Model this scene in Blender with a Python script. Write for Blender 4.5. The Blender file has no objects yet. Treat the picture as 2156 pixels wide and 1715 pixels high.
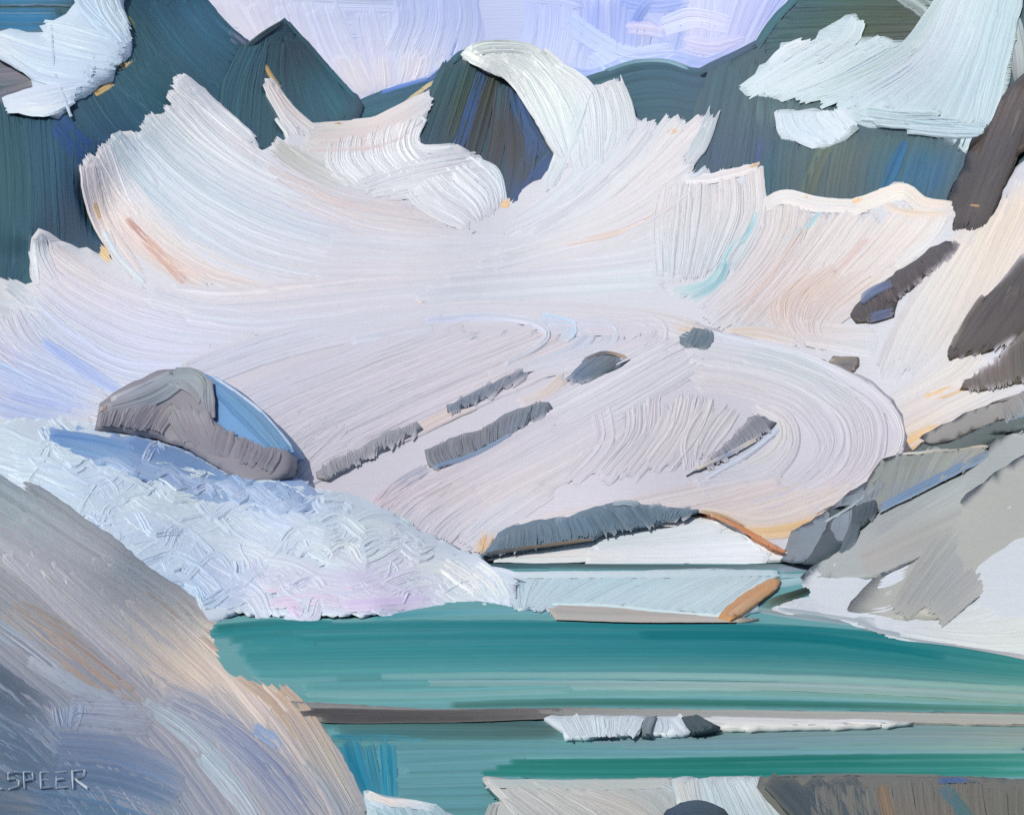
import bpy, math, random
import numpy as np
from mathutils import Vector
from mathutils.geometry import delaunay_2d_cdt

# ------------------------------------------------------------------ camera, sky light, sun, exposure
S = bpy.context.scene
COL = S.collection
CAM_H, FPX, CX, HY, PW, PH = 8.0, 2312.0, 1078.0, 1100.0, 2156.0, 1715.0
cam = bpy.data.cameras.new('camera'); camo = bpy.data.objects.new('camera', cam); COL.objects.link(camo)
camo.location = (0, 0, CAM_H); camo.rotation_euler = (math.radians(90), 0, 0)
cam.sensor_width = 36; cam.lens = 36 * FPX / PW
cam.shift_y = (HY - PH / 2) / PW
cam.clip_start = 0.5; cam.clip_end = 40000
S.camera = camo
SUN_EL, SUN_AZ = 46.0, 218.0            # sun behind the viewer's left shoulder (azimuth clockwise from +Y)
w = bpy.data.worlds.new('World'); S.world = w; w.use_nodes = True
nt = w.node_tree; bg = nt.nodes['Background']
st = nt.nodes.new('ShaderNodeTexSky'); st.sky_type = 'NISHITA'; st.sun_disc = False
st.sun_elevation = math.radians(SUN_EL); st.sun_rotation = math.radians(SUN_AZ)
nt.links.new(st.outputs[0], bg.inputs[0]); bg.inputs[1].default_value = 0.08
sl = bpy.data.lights.new('sun', 'SUN'); sl.energy = 3.1; sl.angle = math.radians(0.5); sl.color = (1, .935, .82)
so = bpy.data.objects.new('sun', sl); COL.objects.link(so)
e, a = math.radians(SUN_EL), math.radians(SUN_AZ)
so.rotation_euler = Vector((math.sin(a) * math.cos(e), math.cos(a) * math.cos(e), math.sin(e))).to_track_quat('Z', 'Y').to_euler()
S.view_settings.view_transform = 'Standard'; S.view_settings.look = 'None'
S.cycles.use_denoising = False
S.view_settings.exposure = 0.0; S.view_settings.gamma = 1.0

rng = np.random.default_rng(7)

# ------------------------------------------------------------------ colour helpers
def lin(h):
    c = np.array([int(h[i:i + 2], 16) / 255 for i in (0, 2, 4)])
    return np.where(c <= .04045, c / 12.92, ((c + .055) / 1.055) ** 2.4)

def P(s):                                # "x,y x,y ..." -> points
    return np.array([[float(q) for q in p.split(',')] for p in s.split()])

# ------------------------------------------------------------------ materials (procedural: bristle-like wind ridges along each run of UV)
def material(name, rough, spec, streak, bump, coat=0.0, glow=0.0):
    m = bpy.data.materials.new(name); m.use_nodes = True
    N, L = m.node_tree.nodes, m.node_tree.links
    b = N['Principled BSDF']
    at = N.new('ShaderNodeAttribute'); at.attribute_name = 'tint'
    px = N.new('ShaderNodeAttribute'); px.attribute_name = 'grain'
    uv = N.new('ShaderNodeUVMap'); uv.uv_map = 'run'
    def noise(sx, sy, det, off):
        mp = N.new('ShaderNodeMapping'); mp.inputs['Scale'].default_value = (sx, sy, 1); mp.inputs['Location'].default_value = (off, off, off)
        L.new(uv.outputs[0], mp.inputs[0])
        n = N.new('ShaderNodeTexNoise'); n.inputs['Scale'].default_value = 1; n.inputs['Detail'].default_value = det
        n.inputs['Roughness'].default_value = .6
        L.new(mp.outputs[0], n.inputs[0]); return n.outputs[0]
    n1 = noise(.006, .30, 3, 0); n2 = noise(.03, .05, 3, 7.3); n3 = noise(.010, .42, 2, 3.1)
    def math_(op, x, y):
        q = N.new('ShaderNodeMath'); q.operation = op
        for i, v in enumerate((x, y)):
            if isinstance(v, (int, float)): q.inputs[i].default_value = v
            else: L.new(v, q.inputs[i])
        return q.outputs[0]
    k = math_('ADD', math_('MULTIPLY', math_('SUBTRACT', n1, .5), streak), math_('MULTIPLY', math_('SUBTRACT', n2, .5), streak * .5))
    k = math_('ADD', k, 1.0)
    vm = N.new('ShaderNodeVectorMath'); vm.operation = 'SCALE'
    L.new(at.outputs['Color'], vm.inputs[0]); L.new(k, vm.inputs['Scale'])
    L.new(vm.outputs[0], b.inputs['Base Color'])
    b.inputs['Roughness'].default_value = rough; b.inputs['Specular IOR Level'].default_value = spec
    bp = N.new('ShaderNodeBump'); bp.inputs['Strength'].default_value = bump
    L.new(n3, bp.inputs['Height']); L.new(math_('MULTIPLY', px.outputs['Fac'], 3.0), bp.inputs['Distance'])
    L.new(bp.outputs[0], b.inputs['Normal'])
    if coat: b.inputs['Coat Weight'].default_value = coat; b.inputs['Coat Roughness'].default_value = .3
    if glow:
        L.new(vm.outputs[0], b.inputs['Emission Color']); b.inputs['Emission Strength'].default_value = glow
    return m
M_SNOW = material('snow', .5, .35, .09, .8)
M_RUBBLE = material('loose_snow', .45, .4, .06, .45)
M_ROCK = material('rock', .55, .3, .17, .45)
M_WATER = material('glacial_water', .55, .0, .2, .4)
M_SKY = material('cloudy_sky', .9, 0, .05, .3, glow=.3)
M_WOOD = material('wood', .6, .25, .2, .4)

# ------------------------------------------------------------------ depth surfaces: metres of distance over the picture plane of the tracing
class Surf:
    def __init__(s, txt):
        a = np.array([[float(q) for q in p.split(',')] for p in txt.split()])
        s.c = a[:, :2] / 500.0; n = len(a)
        K = s.k(s.c, s.c) + np.eye(n) * 1e-3; Q = np.c_[np.ones(n), s.c]
        A = np.block([[K, Q], [Q.T, np.zeros((3, 3))]])
        s.w = np.linalg.solve(A, np.r_[1000.0 / a[:, 2], np.zeros(3)])
    @staticmethod
    def k(a, b):
        r2 = ((a[:, None] - b[None]) ** 2).sum(2); return .5 * r2 * np.log(r2 + 1e-9)
    def __call__(s, p):
        q = p / 500.0
        v = s.k(q, s.c) @ s.w[:-3] + s.w[-3] + q @ s.w[-2:]
        return 1000.0 / np.maximum(v, .12)
class Level:
    def __init__(s, z): s.z = z
    def __call__(s, p): return (CAM_H - s.z) * FPX / np.maximum(p[:, 1] - HY, 20)
class Wall:
    def __init__(s, d): s.d = d
    def __call__(s, p): return np.full(len(p), s.d) - np.abs(p[:, 0] - CX) * .5

G = Surf('0,600,1000 215,500,1200 0,0,1800 405,0,2050 600,40,2250 755,200,2200 560,300,1650 370,170,1700 175,340,1340 60,490,1040 0,890,330 '
         '-300,900,300 -300,300,1300 -300,-150,1600 1000,110,2200 900,240,1950 1070,430,1450 1300,165,2250 1500,235,1850 1350,130,2400 1600,100,2000 1690,-20,1950 '
         '1600,400,1250 2010,430,900 1790,660,640 1860,830,470 2156,400,700 2156,760,420 1910,900,400 2000,0,1300 2156,100,1000 2400,300,600 2400,800,330 '
         '900,640,640 400,745,480 1250,640,680 1530,690,600 800,500,1000 300,-200,2000 2000,-200,1700')
DOME = Surf('1010,1165,228 1320,1055,243 1600,1110,240 640,1020,252 200,800,330 400,745,390 900,640,530 1150,640,550 1530,700,500 1830,800,400 1905,900,330 1700,1095,248 1200,850,350 1600,900,340')
DEB = Surf('440,1300,91 800,1297,93 1090,1262,112 1000,1180,185 640,1020,235 300,950,240 0,895,245 0,1010,185 -300,1000,180 500,1150,150')
BOUL = Surf('200,905,263 240,908,267 330,922,272 400,948,267 490,1002,238.5 600,1012,237 330,778,290 440,790,287 600,945,249 300,862,276 410,880,275 215,865,270')
BANK = Surf('1030,1180,216 1690,1185,214 1350,1100,232 1510,1088,236 1060,1105,232 1330,1050,240 1600,1150,221')
RB = Surf('1650,1287,97 1840,1325,81 1950,1348,74 2156,1380,65 1720,1225,146 1660,1180,215 1885,960,265 2156,830,220 2156,1060,145 1865,1290,88 1700,1110,232 2400,900,150 2400,1300,65 2450,1430,56 3000,1350,54 3000,1000,115 1990,1130,150')
SLAB = Surf('440,1310,87.5 640,1480,48.5 700,1560,40 780,1715,30 0,1000,75 250,1170,81 0,1715,22 0,1350,42 -300,1400,32 -300,900,60 -100,1715,20.5 -900,1300,30 -900,1810,18')
LAKE, SHELF = Level(0.0), Level(0.15)

def world(p, d):
    return np.c_[(p[:, 0] - CX) / FPX * d, d, CAM_H + (HY - p[:, 1]) / FPX * d]

def seg_dist(p, poly):                   # signed distance to outline (positive inside)
    a = poly; b = np.roll(poly, -1, 0); best = np.full(len(p), 1e9); ins = np.zeros(len(p), bool)
    for (ax, ay), (bx, by) in zip(a, b):
        dx, dy = bx - ax, by - ay; L = dx * dx + dy * dy + 1e-9
        t = np.clip(((p[:, 0] - ax) * dx + (p[:, 1] - ay) * dy) / L, 0, 1)
        best = np.minimum(best, (p[:, 0] - ax - t * dx) ** 2 + (p[:, 1] - ay - t * dy) ** 2)
        c = (ay > p[:, 1]) != (by > p[:, 1])
        ins ^= c & (p[:, 0] < (bx - ax) * (p[:, 1] - ay) / (by - ay + 1e-12) + ax)
    return np.where(ins, 1, -1) * np.sqrt(best)

def resample(pts, step):
    pts = np.asarray(pts, float)
    if len(pts) > 2:                     # Catmull-Rom
        q = np.vstack([2 * pts[0] - pts[1], pts, 2 * pts[-1] - pts[-2]]); out = []
        for i in range(1, len(q) - 2):
            t = np.linspace(0, 1, 9)[:-1, None]
            p0, p1, p2, p3 = q[i - 1], q[i], q[i + 1], q[i + 2]
            out.append(.5 * (2 * p1 + (p2 - p0) * t + (2 * p0 - 5 * p1 + 4 * p2 - p3) * t ** 2 + (3 * p1 - p0 - 3 * p2 + p3) * t ** 3))
        pts = np.vstack(out + [pts[-1:]])
    L = np.r_[0, np.cumsum(np.hypot(*np.diff(pts, axis=0).T))]
    n = max(3, int(round(L[-1] / step)) + 1); s = np.linspace(0, L[-1], n)
    return np.c_[np.interp(s, L, pts[:, 0]), np.interp(s, L, pts[:, 1])], L[-1]

def smooth(n, k):
    r = rng.normal(size=n + 2 * k); f = np.ones(2 * k + 1) / (2 * k + 1)
    r = np.convolve(r, f, 'same')[k:k + n]; return r / (r.std() + 1e-6)

# ------------------------------------------------------------------ a landform: solid body under its outline + raked ridges of snow, rock or water lying on it
class Form:
    def __init__(s, name, mat, surf, outline, base, step=40, off=0.0, thick=20, bulge=0, edge=30, rough=1.5, parent=None, gain=1.0, drop=.03, ridge=1.0, lumps=0, around=None, shrink=0):
        s.__dict__.update(name=name, mat=mat, surf=surf, off=off, thick=thick, bulge=bulge, edge=edge, parent=parent, gain=np.array(gain) * np.ones(3), ridge=ridge, lumps=lumps, shrink=shrink)
        s.poly = P(outline) if isinstance(outline, str) else outline
        s.nbody = 0; s.ph = rng.uniform(0, 9, 8)
        s.V, s.C, s.UV, s.F, s.GR, s.n = [], [], [], [], [], 0
        s.T = np.zeros((600, 720)); s.CV = np.tile(lin(base or '808080'), (600, 720, 1))
        if around:                       # what the rim of the landform is dusted with
            lo, hi = s.poly.min(0) - 60, s.poly.max(0) + 60
            j0, j1 = max(0, int((lo[1] + 300) / 4.25)), min(600, int((hi[1] + 300) / 4.25)); i0, i1 = max(0, int((lo[0] + 400) / 4.25)), min(720, int((hi[0] + 400) / 4.25))
            gx, gy = np.meshgrid(np.arange(i0, i1), np.arange(j0, j1))
            k = np.clip(.5 + seg_dist(np.c_[gx.ravel() * 4.25 - 398, gy.ravel() * 4.25 - 298], s.poly) / 10, 0, 1).reshape(gx.shape + (1,))
            s.CV[j0:j1, i0:i1] = s.CV[j0:j1, i0:i1] * k + lin(around) / s.gain * (1 - k)
        if base is not None: s.body(base, step, rough, drop)
    def depth(s, p):
        d = s.surf(p) * (1 - s.off)
        if s.bulge:
            t = np.clip(seg_dist(p, s.poly) / s.edge, 0, 1); d = d - s.bulge * (1 - (1 - t) ** 2)
        if s.lumps:
            x, y = p[:, 0] / 60, p[:, 1] / 38; a = s.ph
            d = d - s.lumps * (np.sin(x * 1.3 + a[0] + 1.6 * np.sin(y * 1.1 + a[1])) * np.sin(y * 1.7 + a[2] + 1.3 * np.sin(x * .8 + a[3])) + .5 * np.sin(2.7 * x + a[4] + y) * np.sin(3.1 * y + a[5] - x))
        return d
    def lifted(s, p, h, back=0.0):
        d = s.depth(p) * (1 + back); w0 = world(p, d); ex = np.array([[2.0, 0]]); ey = np.array([[0, 2.0]])
        n = np.cross(world(p + ex, s.depth(p + ex)) - w0, world(p + ey, s.depth(p + ey)) - w0)
        n /= np.linalg.norm(n, axis=1)[:, None] + 1e-9
        v = w0 - np.array([0, 0, CAM_H]); n *= np.where((n * v).sum(1) > 0, -1, 1)[:, None]
        g = d / FPX
        return w0 + n * (h * g)[:, None], g
    def add(s, v, f, c, uv, g):
        s.V.append(v); s.C.append(c); s.UV.append(uv); s.GR.append(g); s.F += [tuple(int(q) + s.n for q in t) for t in f]; s.n += len(v)
    def body(s, base, step, rough, drop):
        pl = []
        for a, b in zip(s.poly, np.roll(s.poly, -1, 0)):
            k = max(1, int(np.hypot(*(b - a)) / min(step, 16)))
            pl += [a + (b - a) * i / k for i in range(k)]
        pl = np.array(pl); pl += rng.normal(size=pl.shape) * rough
        if s.shrink:
            t = np.roll(pl, -1, 0) - np.roll(pl, 1, 0); t /= np.hypot(*t.T)[:, None] + 1e-9; q = np.c_[-t[:, 1], t[:, 0]] * s.shrink
            pl = pl + q * np.where(seg_dist(pl + q, pl) > seg_dist(pl - q, pl), 1, -1)[:, None]
        nb = len(pl); lo, hi = pl.min(0), pl.max(0)
        gx, gy = np.meshgrid(np.arange(lo[0], hi[0], step), np.arange(lo[1], hi[1], step))
        g = np.c_[gx.ravel(), gy.ravel()] + rng.normal(size=(gx.size, 2)) * step * .12
        g = g[seg_dist(g, pl) > step * .35]
        vs, _, fs, *_ = delaunay_2d_cdt([Vector(q) for q in np.vstack([pl, g])], [], [list(range(nb))], 1, 1e-4)
        p = np.array([[q.x, q.y] for q in vs]); w0, gr = s.lifted(p, np.full(len(p), -.6), .0018)
        back = w0 + np.array([0, s.thick, -s.thick * drop])
        n = len(p); F = []
        cnt = {}
        for f in fs:
            f = list(f); F.append(f); F.append([q + n for q in reversed(f)])
            for i in range(len(f)):
                e_ = (f[i], f[(i + 1) % len(f)]); cnt[e_] = 1
        for (a, b) in cnt:
            if (b, a) not in cnt: F.append([b, a, a + n, b + n])
        c = np.clip(np.tile(lin(base) * s.gain, (2 * n, 1)), 0, .86); uv = np.vstack([p, p])
        s.add(np.vstack([w0, back]), F, c, uv, np.r_[gr, gr]); s.nbody = len(F)
    def stroke(s, pts, wd, cols, var=.05, h=1.0, rag=.25, lane=2.5, step=11, soft=1.0, keep=False):
        c, L = resample(pts, step); n = len(c)
        t = np.gradient(c, axis=0); t /= np.hypot(*t.T)[:, None] + 1e-9
        nr = np.c_[-t[:, 1], t[:, 0]]
        m = max(5, int(round(wd / lane)) + 1); v = np.linspace(-.5, .5, m)
        sp = np.linspace(0, 1, n); ds = sp * L; de = L - ds
        wp = wd * (1 - .18 * (1 - sp) ** 3 - .22 * sp ** 4) * (1 + .05 * smooth(n, 3))
        r0 = np.clip(rng.normal(size=m) * .5 + smooth(m, 2) * .7, -1.6, 1.6) * rag * wd * .45
        r1 = np.clip(rng.normal(size=m) * .5 + smooth(m, 2) * .7, -1.6, 1.6) * rag * wd * .45
        along = np.exp(-ds / (wd * .8))[:, None] * r0 - np.exp(-de / (wd * .8))[:, None] * r1
        p = c[:, None] + nr[:, None] * (v[None, :, None] * wp[:, None, None]) + t[:, None] * along[..., None]
        p = p.reshape(-1, 2)
        fx = np.clip((p[:, 0] + 400) / 4.25 - .5, 0, 718.99); fy = np.clip((p[:, 1] + 300) / 4.25 - .5, 0, 598.99)
        ix, iy = fx.astype(int), fy.astype(int); fx, fy = fx - ix, fy - iy
        def look(M):
            q = lambda k: k if M.ndim == 2 else k[:, None]
            return M[iy, ix] * q((1 - fx) * (1 - fy)) + M[iy, ix + 1] * q(fx * (1 - fy)) + M[iy + 1, ix] * q((1 - fx) * fy) + M[iy + 1, ix + 1] * q(fx * fy)
        T = look(s.T); U = look(s.CV)
        am = .8 * h * s.ridge
        ln = smooth(m, 1) * .85 + rng.normal(size=m) * .3
        hh = am * ln[None] * (1 + .3 * np.array([smooth(n, 4) for _ in range(m)]).T)
        hh += am * .7 * h * np.exp(-((.5 - np.abs(v)) * m / 1.5) ** 2)[None]           # ploughed-up rims
        hh += am * .7 * h * np.exp(-((de - 5) / 7) ** 2)[:, None]
        hh = np.clip(hh, -1.3 * am, 3 * am) + .8 * min(1, .5 + s.ridge * .5)
        hh *= (1 - .9 * soft * np.exp(-(.5 - np.abs(v)) * wd / 4.5) * (1 if h < 1.15 else .4))[None]
        z = T.reshape(n, m) + hh * (1 - .7 * np.exp(-de / (wd * .25)))[:, None]
        Tm = T.reshape(n, m); lo = Tm - .25 - 1.2 * np.clip(1 - Tm / .4, 0, 1); z[:, 0] = lo[:, 0]; z[:, -1] = lo[:, -1]; z[0] = lo[0]; z[-1] = lo[-1]
        cc = np.array([lin(q) for q in (cols if isinstance(cols, (list, tuple)) else [cols])]) if not isinstance(cols, np.ndarray) else cols
        cs = np.linspace(0, 1, len(cc)); base = np.stack([np.interp(sp, cs, cc[:, k]) for k in range(3)], 1)
        lj = (smooth(m, 1) * .7 + rng.normal(size=m) * .55) * var
        col = base[:, None] * (1 + lj[None, :, None]) * (1 + rng.normal(size=(1, m, 3)) * var * .35)
        # colour works into what already lies there: thinning ends and sides, each lane running out at its own length
        run = np.clip(np.exp(smooth(m, 1) * .5 + rng.normal(size=m) * .35), .3, 3)
        op = 1 - .93 * soft * np.exp(-np.maximum(de[:, None] - 6, 0) / (np.minimum(wd * .75, L * .3) * run[None]))
        op *= 1 - .75 * soft * np.exp(-np.maximum(ds[:, None] - 3, 0) / (np.minimum(wd * .28, L * .15) * run[None, ::-1]))
        op *= 1 - .65 * soft * np.exp(-(.5 - np.abs(v))[None] * wd / (1.0 + wd * .09))
        op *= 1 - .3 * soft * rng.random(m)[None] ** 2
        col = U.reshape(n, m, 3) * (1 - op[..., None]) + col * op[..., None]
        col = np.clip(col, .004, .9).reshape(-1, 3)
        if not keep:
            up = lambda M: np.concatenate([M[:-1] * (1 - q) + M[1:] * q for q in (0, .33, .67)])
            pp = up(p.reshape(n, m, 2)).reshape(-1, 2); cl = up(col.reshape(n, m, 3)).reshape(-1, 3); tt = up(Tm).ravel()
            cell = np.clip((pp[:, 1] + 300) / 4.25, 0, 599).astype(int) * 720 + np.clip((pp[:, 0] + 400) / 4.25, 0, 719).astype(int)
            N = 600 * 720; cnt = np.bincount(cell, minlength=N).astype(float); k = cnt > 0
            for q in range(3):
                sm = np.bincount(cell, weights=cl[:, q], minlength=N); s.CV.reshape(-1, 3)[k, q] = sm[k] / cnt[k]
            tn = np.zeros(N); np.maximum.at(tn, cell, np.minimum(tt + .45, 2.7)); s.T = np.maximum(s.T, tn.reshape(600, 720))
        w0, g = s.lifted(p, z.ravel())
        u = np.repeat(ds, m) + rng.uniform(0, 5000); uv = np.c_[u, np.tile(v * wd, n) + rng.uniform(0, 5000)]
        i = np.arange((n - 1) * (m - 1)); a = (i // (m - 1)) * m + i % (m - 1)
        s.add(w0, np.c_[a, a + 1, a + m + 1, a + m], np.clip(col * s.gain, 0, .88), uv, g)
    def S(s, pts, wd, *cols, **k):
        k.setdefault('soft', .6)
        s.stroke(P(pts), wd, list(cols), **k); return s
    def fan(s, A, B, n, wd, grid, jit=12, shuffle=False, mul=1.0, **k):
        A, _ = resample(P(A), 20); B, _ = resample(P(B), 20)
        q = np.linspace(0, 1, 24)
        A = np.stack([np.interp(q, np.linspace(0, 1, len(A)), A[:, j]) for j in (0, 1)], 1)
        B = np.stack([np.interp(q, np.linspace(0, 1, len(B)), B[:, j]) for j in (0, 1)], 1)
        rows = [r.split() for r in grid.split('/')]
        C = np.array([[np.interp(np.linspace(0, 1, 6), np.linspace(0, 1, len(r)), [lin(c)[j] for c in r]) for j in range(3)] for r in rows])
        ids = list(range(n))
        if shuffle: rng.shuffle(ids)
        for i in ids:
            f = (i + .5) / n + rng.normal() * .18 / n
            pts = A * (1 - f) + B * f
            tt = pts[-1] - pts[0]; tt = tt / (np.hypot(*tt) + 1e-9)
            lo, hi = max(0, int(rng.integers(-2, 3))), 24 - max(0, int(rng.integers(-2, 3)))
            pts = pts[lo:hi:4] if hi - lo > 10 else pts
            pts = np.vstack([pts, (A * (1 - f) + B * f)[hi - 1]]) + rng.normal(size=2) * jit * .25
            g = np.clip(f, 0, 1) * (len(rows) - 1); i0 = min(int(g), max(0, len(rows) - 2)); fr = g - i0
            c = C[i0] if len(rows) == 1 else C[i0] * (1 - fr) + C[i0 + 1] * fr
            c = c.T * (1 + rng.normal() * .02)
            s.stroke(pts, wd * rng.uniform(.85, 1.15), c * mul, **k)
        return s
    def done(s, label=None, category=None, kind=None, group=None):
        V = np.vstack(s.V); me = bpy.data.meshes.new(s.name)
        org = np.array([V[:, 0].mean(), V[:, 1].mean(), V[:, 2].min()]) if s.parent is None else np.array(s.parent.location)
        me.from_pydata((V - org).tolist(), [], s.F); me.materials.append(s.mat)
        c = me.attributes.new('tint', 'FLOAT_COLOR', 'POINT'); c.data.foreach_set('color', np.c_[np.vstack(s.C), np.ones(len(V))].ravel())
        g = me.attributes.new('grain', 'FLOAT', 'POINT'); g.data.foreach_set('value', np.concatenate(s.GR))
        uvl = me.uv_layers.new(name='run'); li = np.zeros(len(me.loops), int); me.loops.foreach_get('vertex_index', li)
        uvl.data.foreach_set('uv', np.vstack(s.UV)[li].ravel())
        sm = np.zeros(len(me.polygons), bool); sm[:s.nbody] = True; me.polygons.foreach_set('use_smooth', sm)
        o = bpy.data.objects.new(s.name, me); COL.objects.link(o)
        if s.parent is not None: o.parent = s.parent
        else: o.location = org
        for k, v in (('label', label), ('category', category), ('kind', kind), ('group', group)):
            if v: o[k] = v
        return o

# ------------------------------------------------------------------ ground sheet to the horizon, sky
me = bpy.data.meshes.new('ground'); k = 64
me.from_pydata([(0, 0, -6)] + [(30000 * math.cos(2 * math.pi * i / k), 30000 * math.sin(2 * math.pi * i / k), -6) for i in range(k)], [], [(0, i + 1, (i + 1) % k + 1) for i in range(k)])
gm = bpy.data.materials.new('till'); gm.use_nodes = True
gn = gm.node_tree.nodes.new('ShaderNodeTexNoise'); gn.inputs['Scale'].default_value = .05; gn.inputs['Detail'].default_value = 8
gr_ = gm.node_tree.nodes.new('ShaderNodeValToRGB'); gr_.color_ramp.elements[0].color = (.16, .17, .18, 1); gr_.color_ramp.elements[1].color = (.4, .41, .43, 1)
gm.node_tree.links.new(gn.outputs[0], gr_.inputs[0]); gm.node_tree.links.new(gr_.outputs[0], gm.node_tree.nodes['Principled BSDF'].inputs[0])
me.materials.append(gm); o = bpy.data.objects.new('ground', me); COL.objects.link(o); o['kind'] = 'structure'

f = Form('sky', M_SKY, Wall(6000), '-1600,-1200 3800,-1200 3800,700 -1600,700', 'c3cbec', step=150, thick=60, drop=0, ridge=.4, gain=(.895, .92, .95))
f.fan('300,-60 560,-50 900,-40', '430,40 600,60 900,70', 4, 55, 'dfdde6 cdd3ee bcc7ec/e3dde4 d3d7ef c3cdee', jit=20)
f.fan('430,-10 500,80 560,140', '690,10 720,110 790,200', 8, 62, 'dcd9e8 e4dde4/ced4ee d8d8ec e6dfe6', jit=30)
f.fan('640,10 690,120 770,215', '960,10 940,90 890,180', 11, 52, 'ccd2ee d9daee e6e0e8/bcc7ec d4d7f0 dddff0 e3dce6', jit=30, shuffle=True)
f.fan('820,-30 830,40 800,120', '1240,-30 1250,60 1230,175', 12, 56, 'b9c3ec bfc9ee d3d7f0/aab7ea b7c3ec c3d0f0', jit=30, shuffle=True)
f.fan('690,120 720,170 760,215', '900,110 890,150 860,190', 6, 40, 'e4dfe8 ebe3e4/e2dfec e8e0e8', jit=14)
f.fan('1225,-20 1230,60 1240,175', '1480,-20 1460,60 1430,140', 8, 60, 'a3b1e8 a7b5ea b9c8ee/8fa3e4 aab8ea c4cdf0', jit=24)
f.S('1190,40 1260,90 1330,120 1420,110', 50, 'b9c8f0', 'c6d4f2', 'cdd3f2').S('1250,110 1300,150 1370,160 1450,125', 55, 'c4d3f4', 'ccd9f4', 'ced2f2')
f.S('1330,10 1400,50 1420,90', 40, 'b7c2ee', 'c8cdf0')
f.fan('1440,-20 1450,50 1450,140', '1690,-30 1650,10 1600,80', 9, 56, 'd4d8f2 d3d2ee c9c9ec/aebaea a9b4e8 b8bcea', jit=26, shuffle=True)
f.S('1390,60 1460,40 1540,55', 46, 'd6dcf2', 'd9daf2').S('1440,90 1500,100 1570,85', 40, 'cfcfee', 'c9c6ea')
f.S('1300,-5 1380,10 1450,0', 36, '93a6e6', 'a7b6ea').S('1335,55 1350,25 1370,0', 24, '7f98e2', '9fb0e8')
f.S('1320,60 1365,62 1395,70', 26, 'd8d2ec').S('1100,-15 1180,-5 1230,10', 40, 'c6cfee', 'b3bfea')
f.S('800,205 860,185 915,165 955,125', 30, 'aabbea', '94aae4', '8fa6e2', soft=1).S('1140,112 1190,150 1250,158 1330,130 1420,122 1490,135 1570,95', 34, '93a8e6', 'a2b4ea', 'b4c4f0', 'a9b8ec', '9aaae6', soft=1).S('640,110 690,160 740,200', 40, 'd3d8f0', 'dcd9ea', soft=1)
f.done(kind='structure', label='lavender and pale pink cloudy sky above the peaks')

# ------------------------------------------------------------------ mountains
def mountain(outline, base, off, label, **k):
    f = Form('mountain', M_ROCK, G, outline, base, gain=(.98, 1.09, 1.19), step=24, off=off, thick=500, drop=.5, rough=2, **k); f.lab = label; return f
MT = dict(kind='structure', category='mountain')
# far ridge between the pyramid and the central peak
f = mountain('700,290 735,232 770,212 800,197 860,182 910,168 950,158 980,300', '33565f', -.02, 'low far ridge between pyramid peak and central peak')
f.fan('745,222 800,195 860,182 945,158', '720,262 800,250 860,230 940,215', 4, 26, '3f6a78 35566a 3a5872/36606a 35585e 3a5862', jit=5, var=.1)
f.S('900,172 930,148 962,120', 14, '5874b4', '4a6aa4', var=.1).S('800,196 850,180 900,168', 9, '5a78b8', '6a85c0', var=.1)
f.S('930,165 890,190 850,222', 12, 'cdb48c', 'd8bd92', rag=.8, var=.12)
f.done(f.lab, **MT)
# right far ridge
f = mountain('1190,300 1205,172 1255,166 1272,151 1335,131 1400,129 1450,148 1480,143 1580,120 1580,420 1400,330', '3e5b63', -.02, 'rounded dark ridge right of the central snow cap')
f.fan('1210,172 1275,152 1340,133 1400,131 1475,150 1560,125', '1300,265 1360,275 1410,272 1520,290', 6, 36, '46646c 41606c 3f5c6a 485e6e/3b5a60 39585e 44545c 46545e', jit=6, var=.09)
f.S('1275,150 1335,131 1400,129 1455,147', 12, '6f8f98', '8aa4ac', var=.1).S('1410,275 1425,268', 16, 'e2bd88')
f.done(f.lab, **MT)
# left mountain
f = mountain('-420,900 -420,-320 160,-320 400,-2 440,40 485,78 520,98 560,200 660,340 660,720 200,720', '35565f', .004, 'tall dark teal mountain with a blue cliff')
f.fan('-40,-10 60,-14 170,-8', '-30,52 40,58 115,52', 3, 36, '2d7ba6 2c76a0/2a6c94 2b6d92', jit=5, var=.06)
f.fan('-40,30 10,68 60,85 130,85', '-40,230 10,205 60,190 120,170', 6, 34, '84787c 857c84 7c7c88/6c6a78 7c747c 8c8076', jit=6, var=.12)
f.fan('258,-10 350,110 520,300', '405,-14 450,50 530,110', 6, 66, '33525e 3a626c 2f5260/3e6f88 3c6a80 3d6672', jit=10, var=.07)
f.fan('120,215 190,300 260,370', '290,30 350,160 470,330', 8, 66, '3a5560 31526a 274a78/2f5058 3a626c 33565f', jit=10, var=.07)
f.fan('220,150 300,210 390,290', '300,120 400,200 540,300', 4, 66, '3a606c 38606c 2e505c/32545e 365c66 2c4e58', jit=10, var=.07)
f.fan('-30,190 -10,380 -20,640', '215,290 215,430 240,570', 9, 62, '35535a 3a5c5e 2e4a5e/2c4f72 30566c 3a4c62', jit=10, var=.08)
f.S('110,250 165,310 220,345', 60, '2c4c7c', '23477e', '264878', var=.08).S('255,22 285,52', 22, '66683c', '8a8a48', rag=.9, var=.2)
f.S('480,72 505,88 535,106', 24, '8b8296', '74748a', var=.1).S('395,-10 440,38 492,84', 22, '3c6a84', '467a90', var=.08)
f.S('242,146 282,118', 24, 'deb474', 'e6c084', rag=.15, soft=.3).S('190,202 240,172', 24, 'd8ac6a', 'e2bc80', rag=.15, soft=.3).S('66,172 80,164', 11, 'd8b280')
f.S('208,535 236,520', 20, 'e0b674', 'd8ae6c', rag=.8).S('195,425 208,470', 12, 'd6b47a', rag=.8)
f.done(f.lab, **MT)
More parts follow.
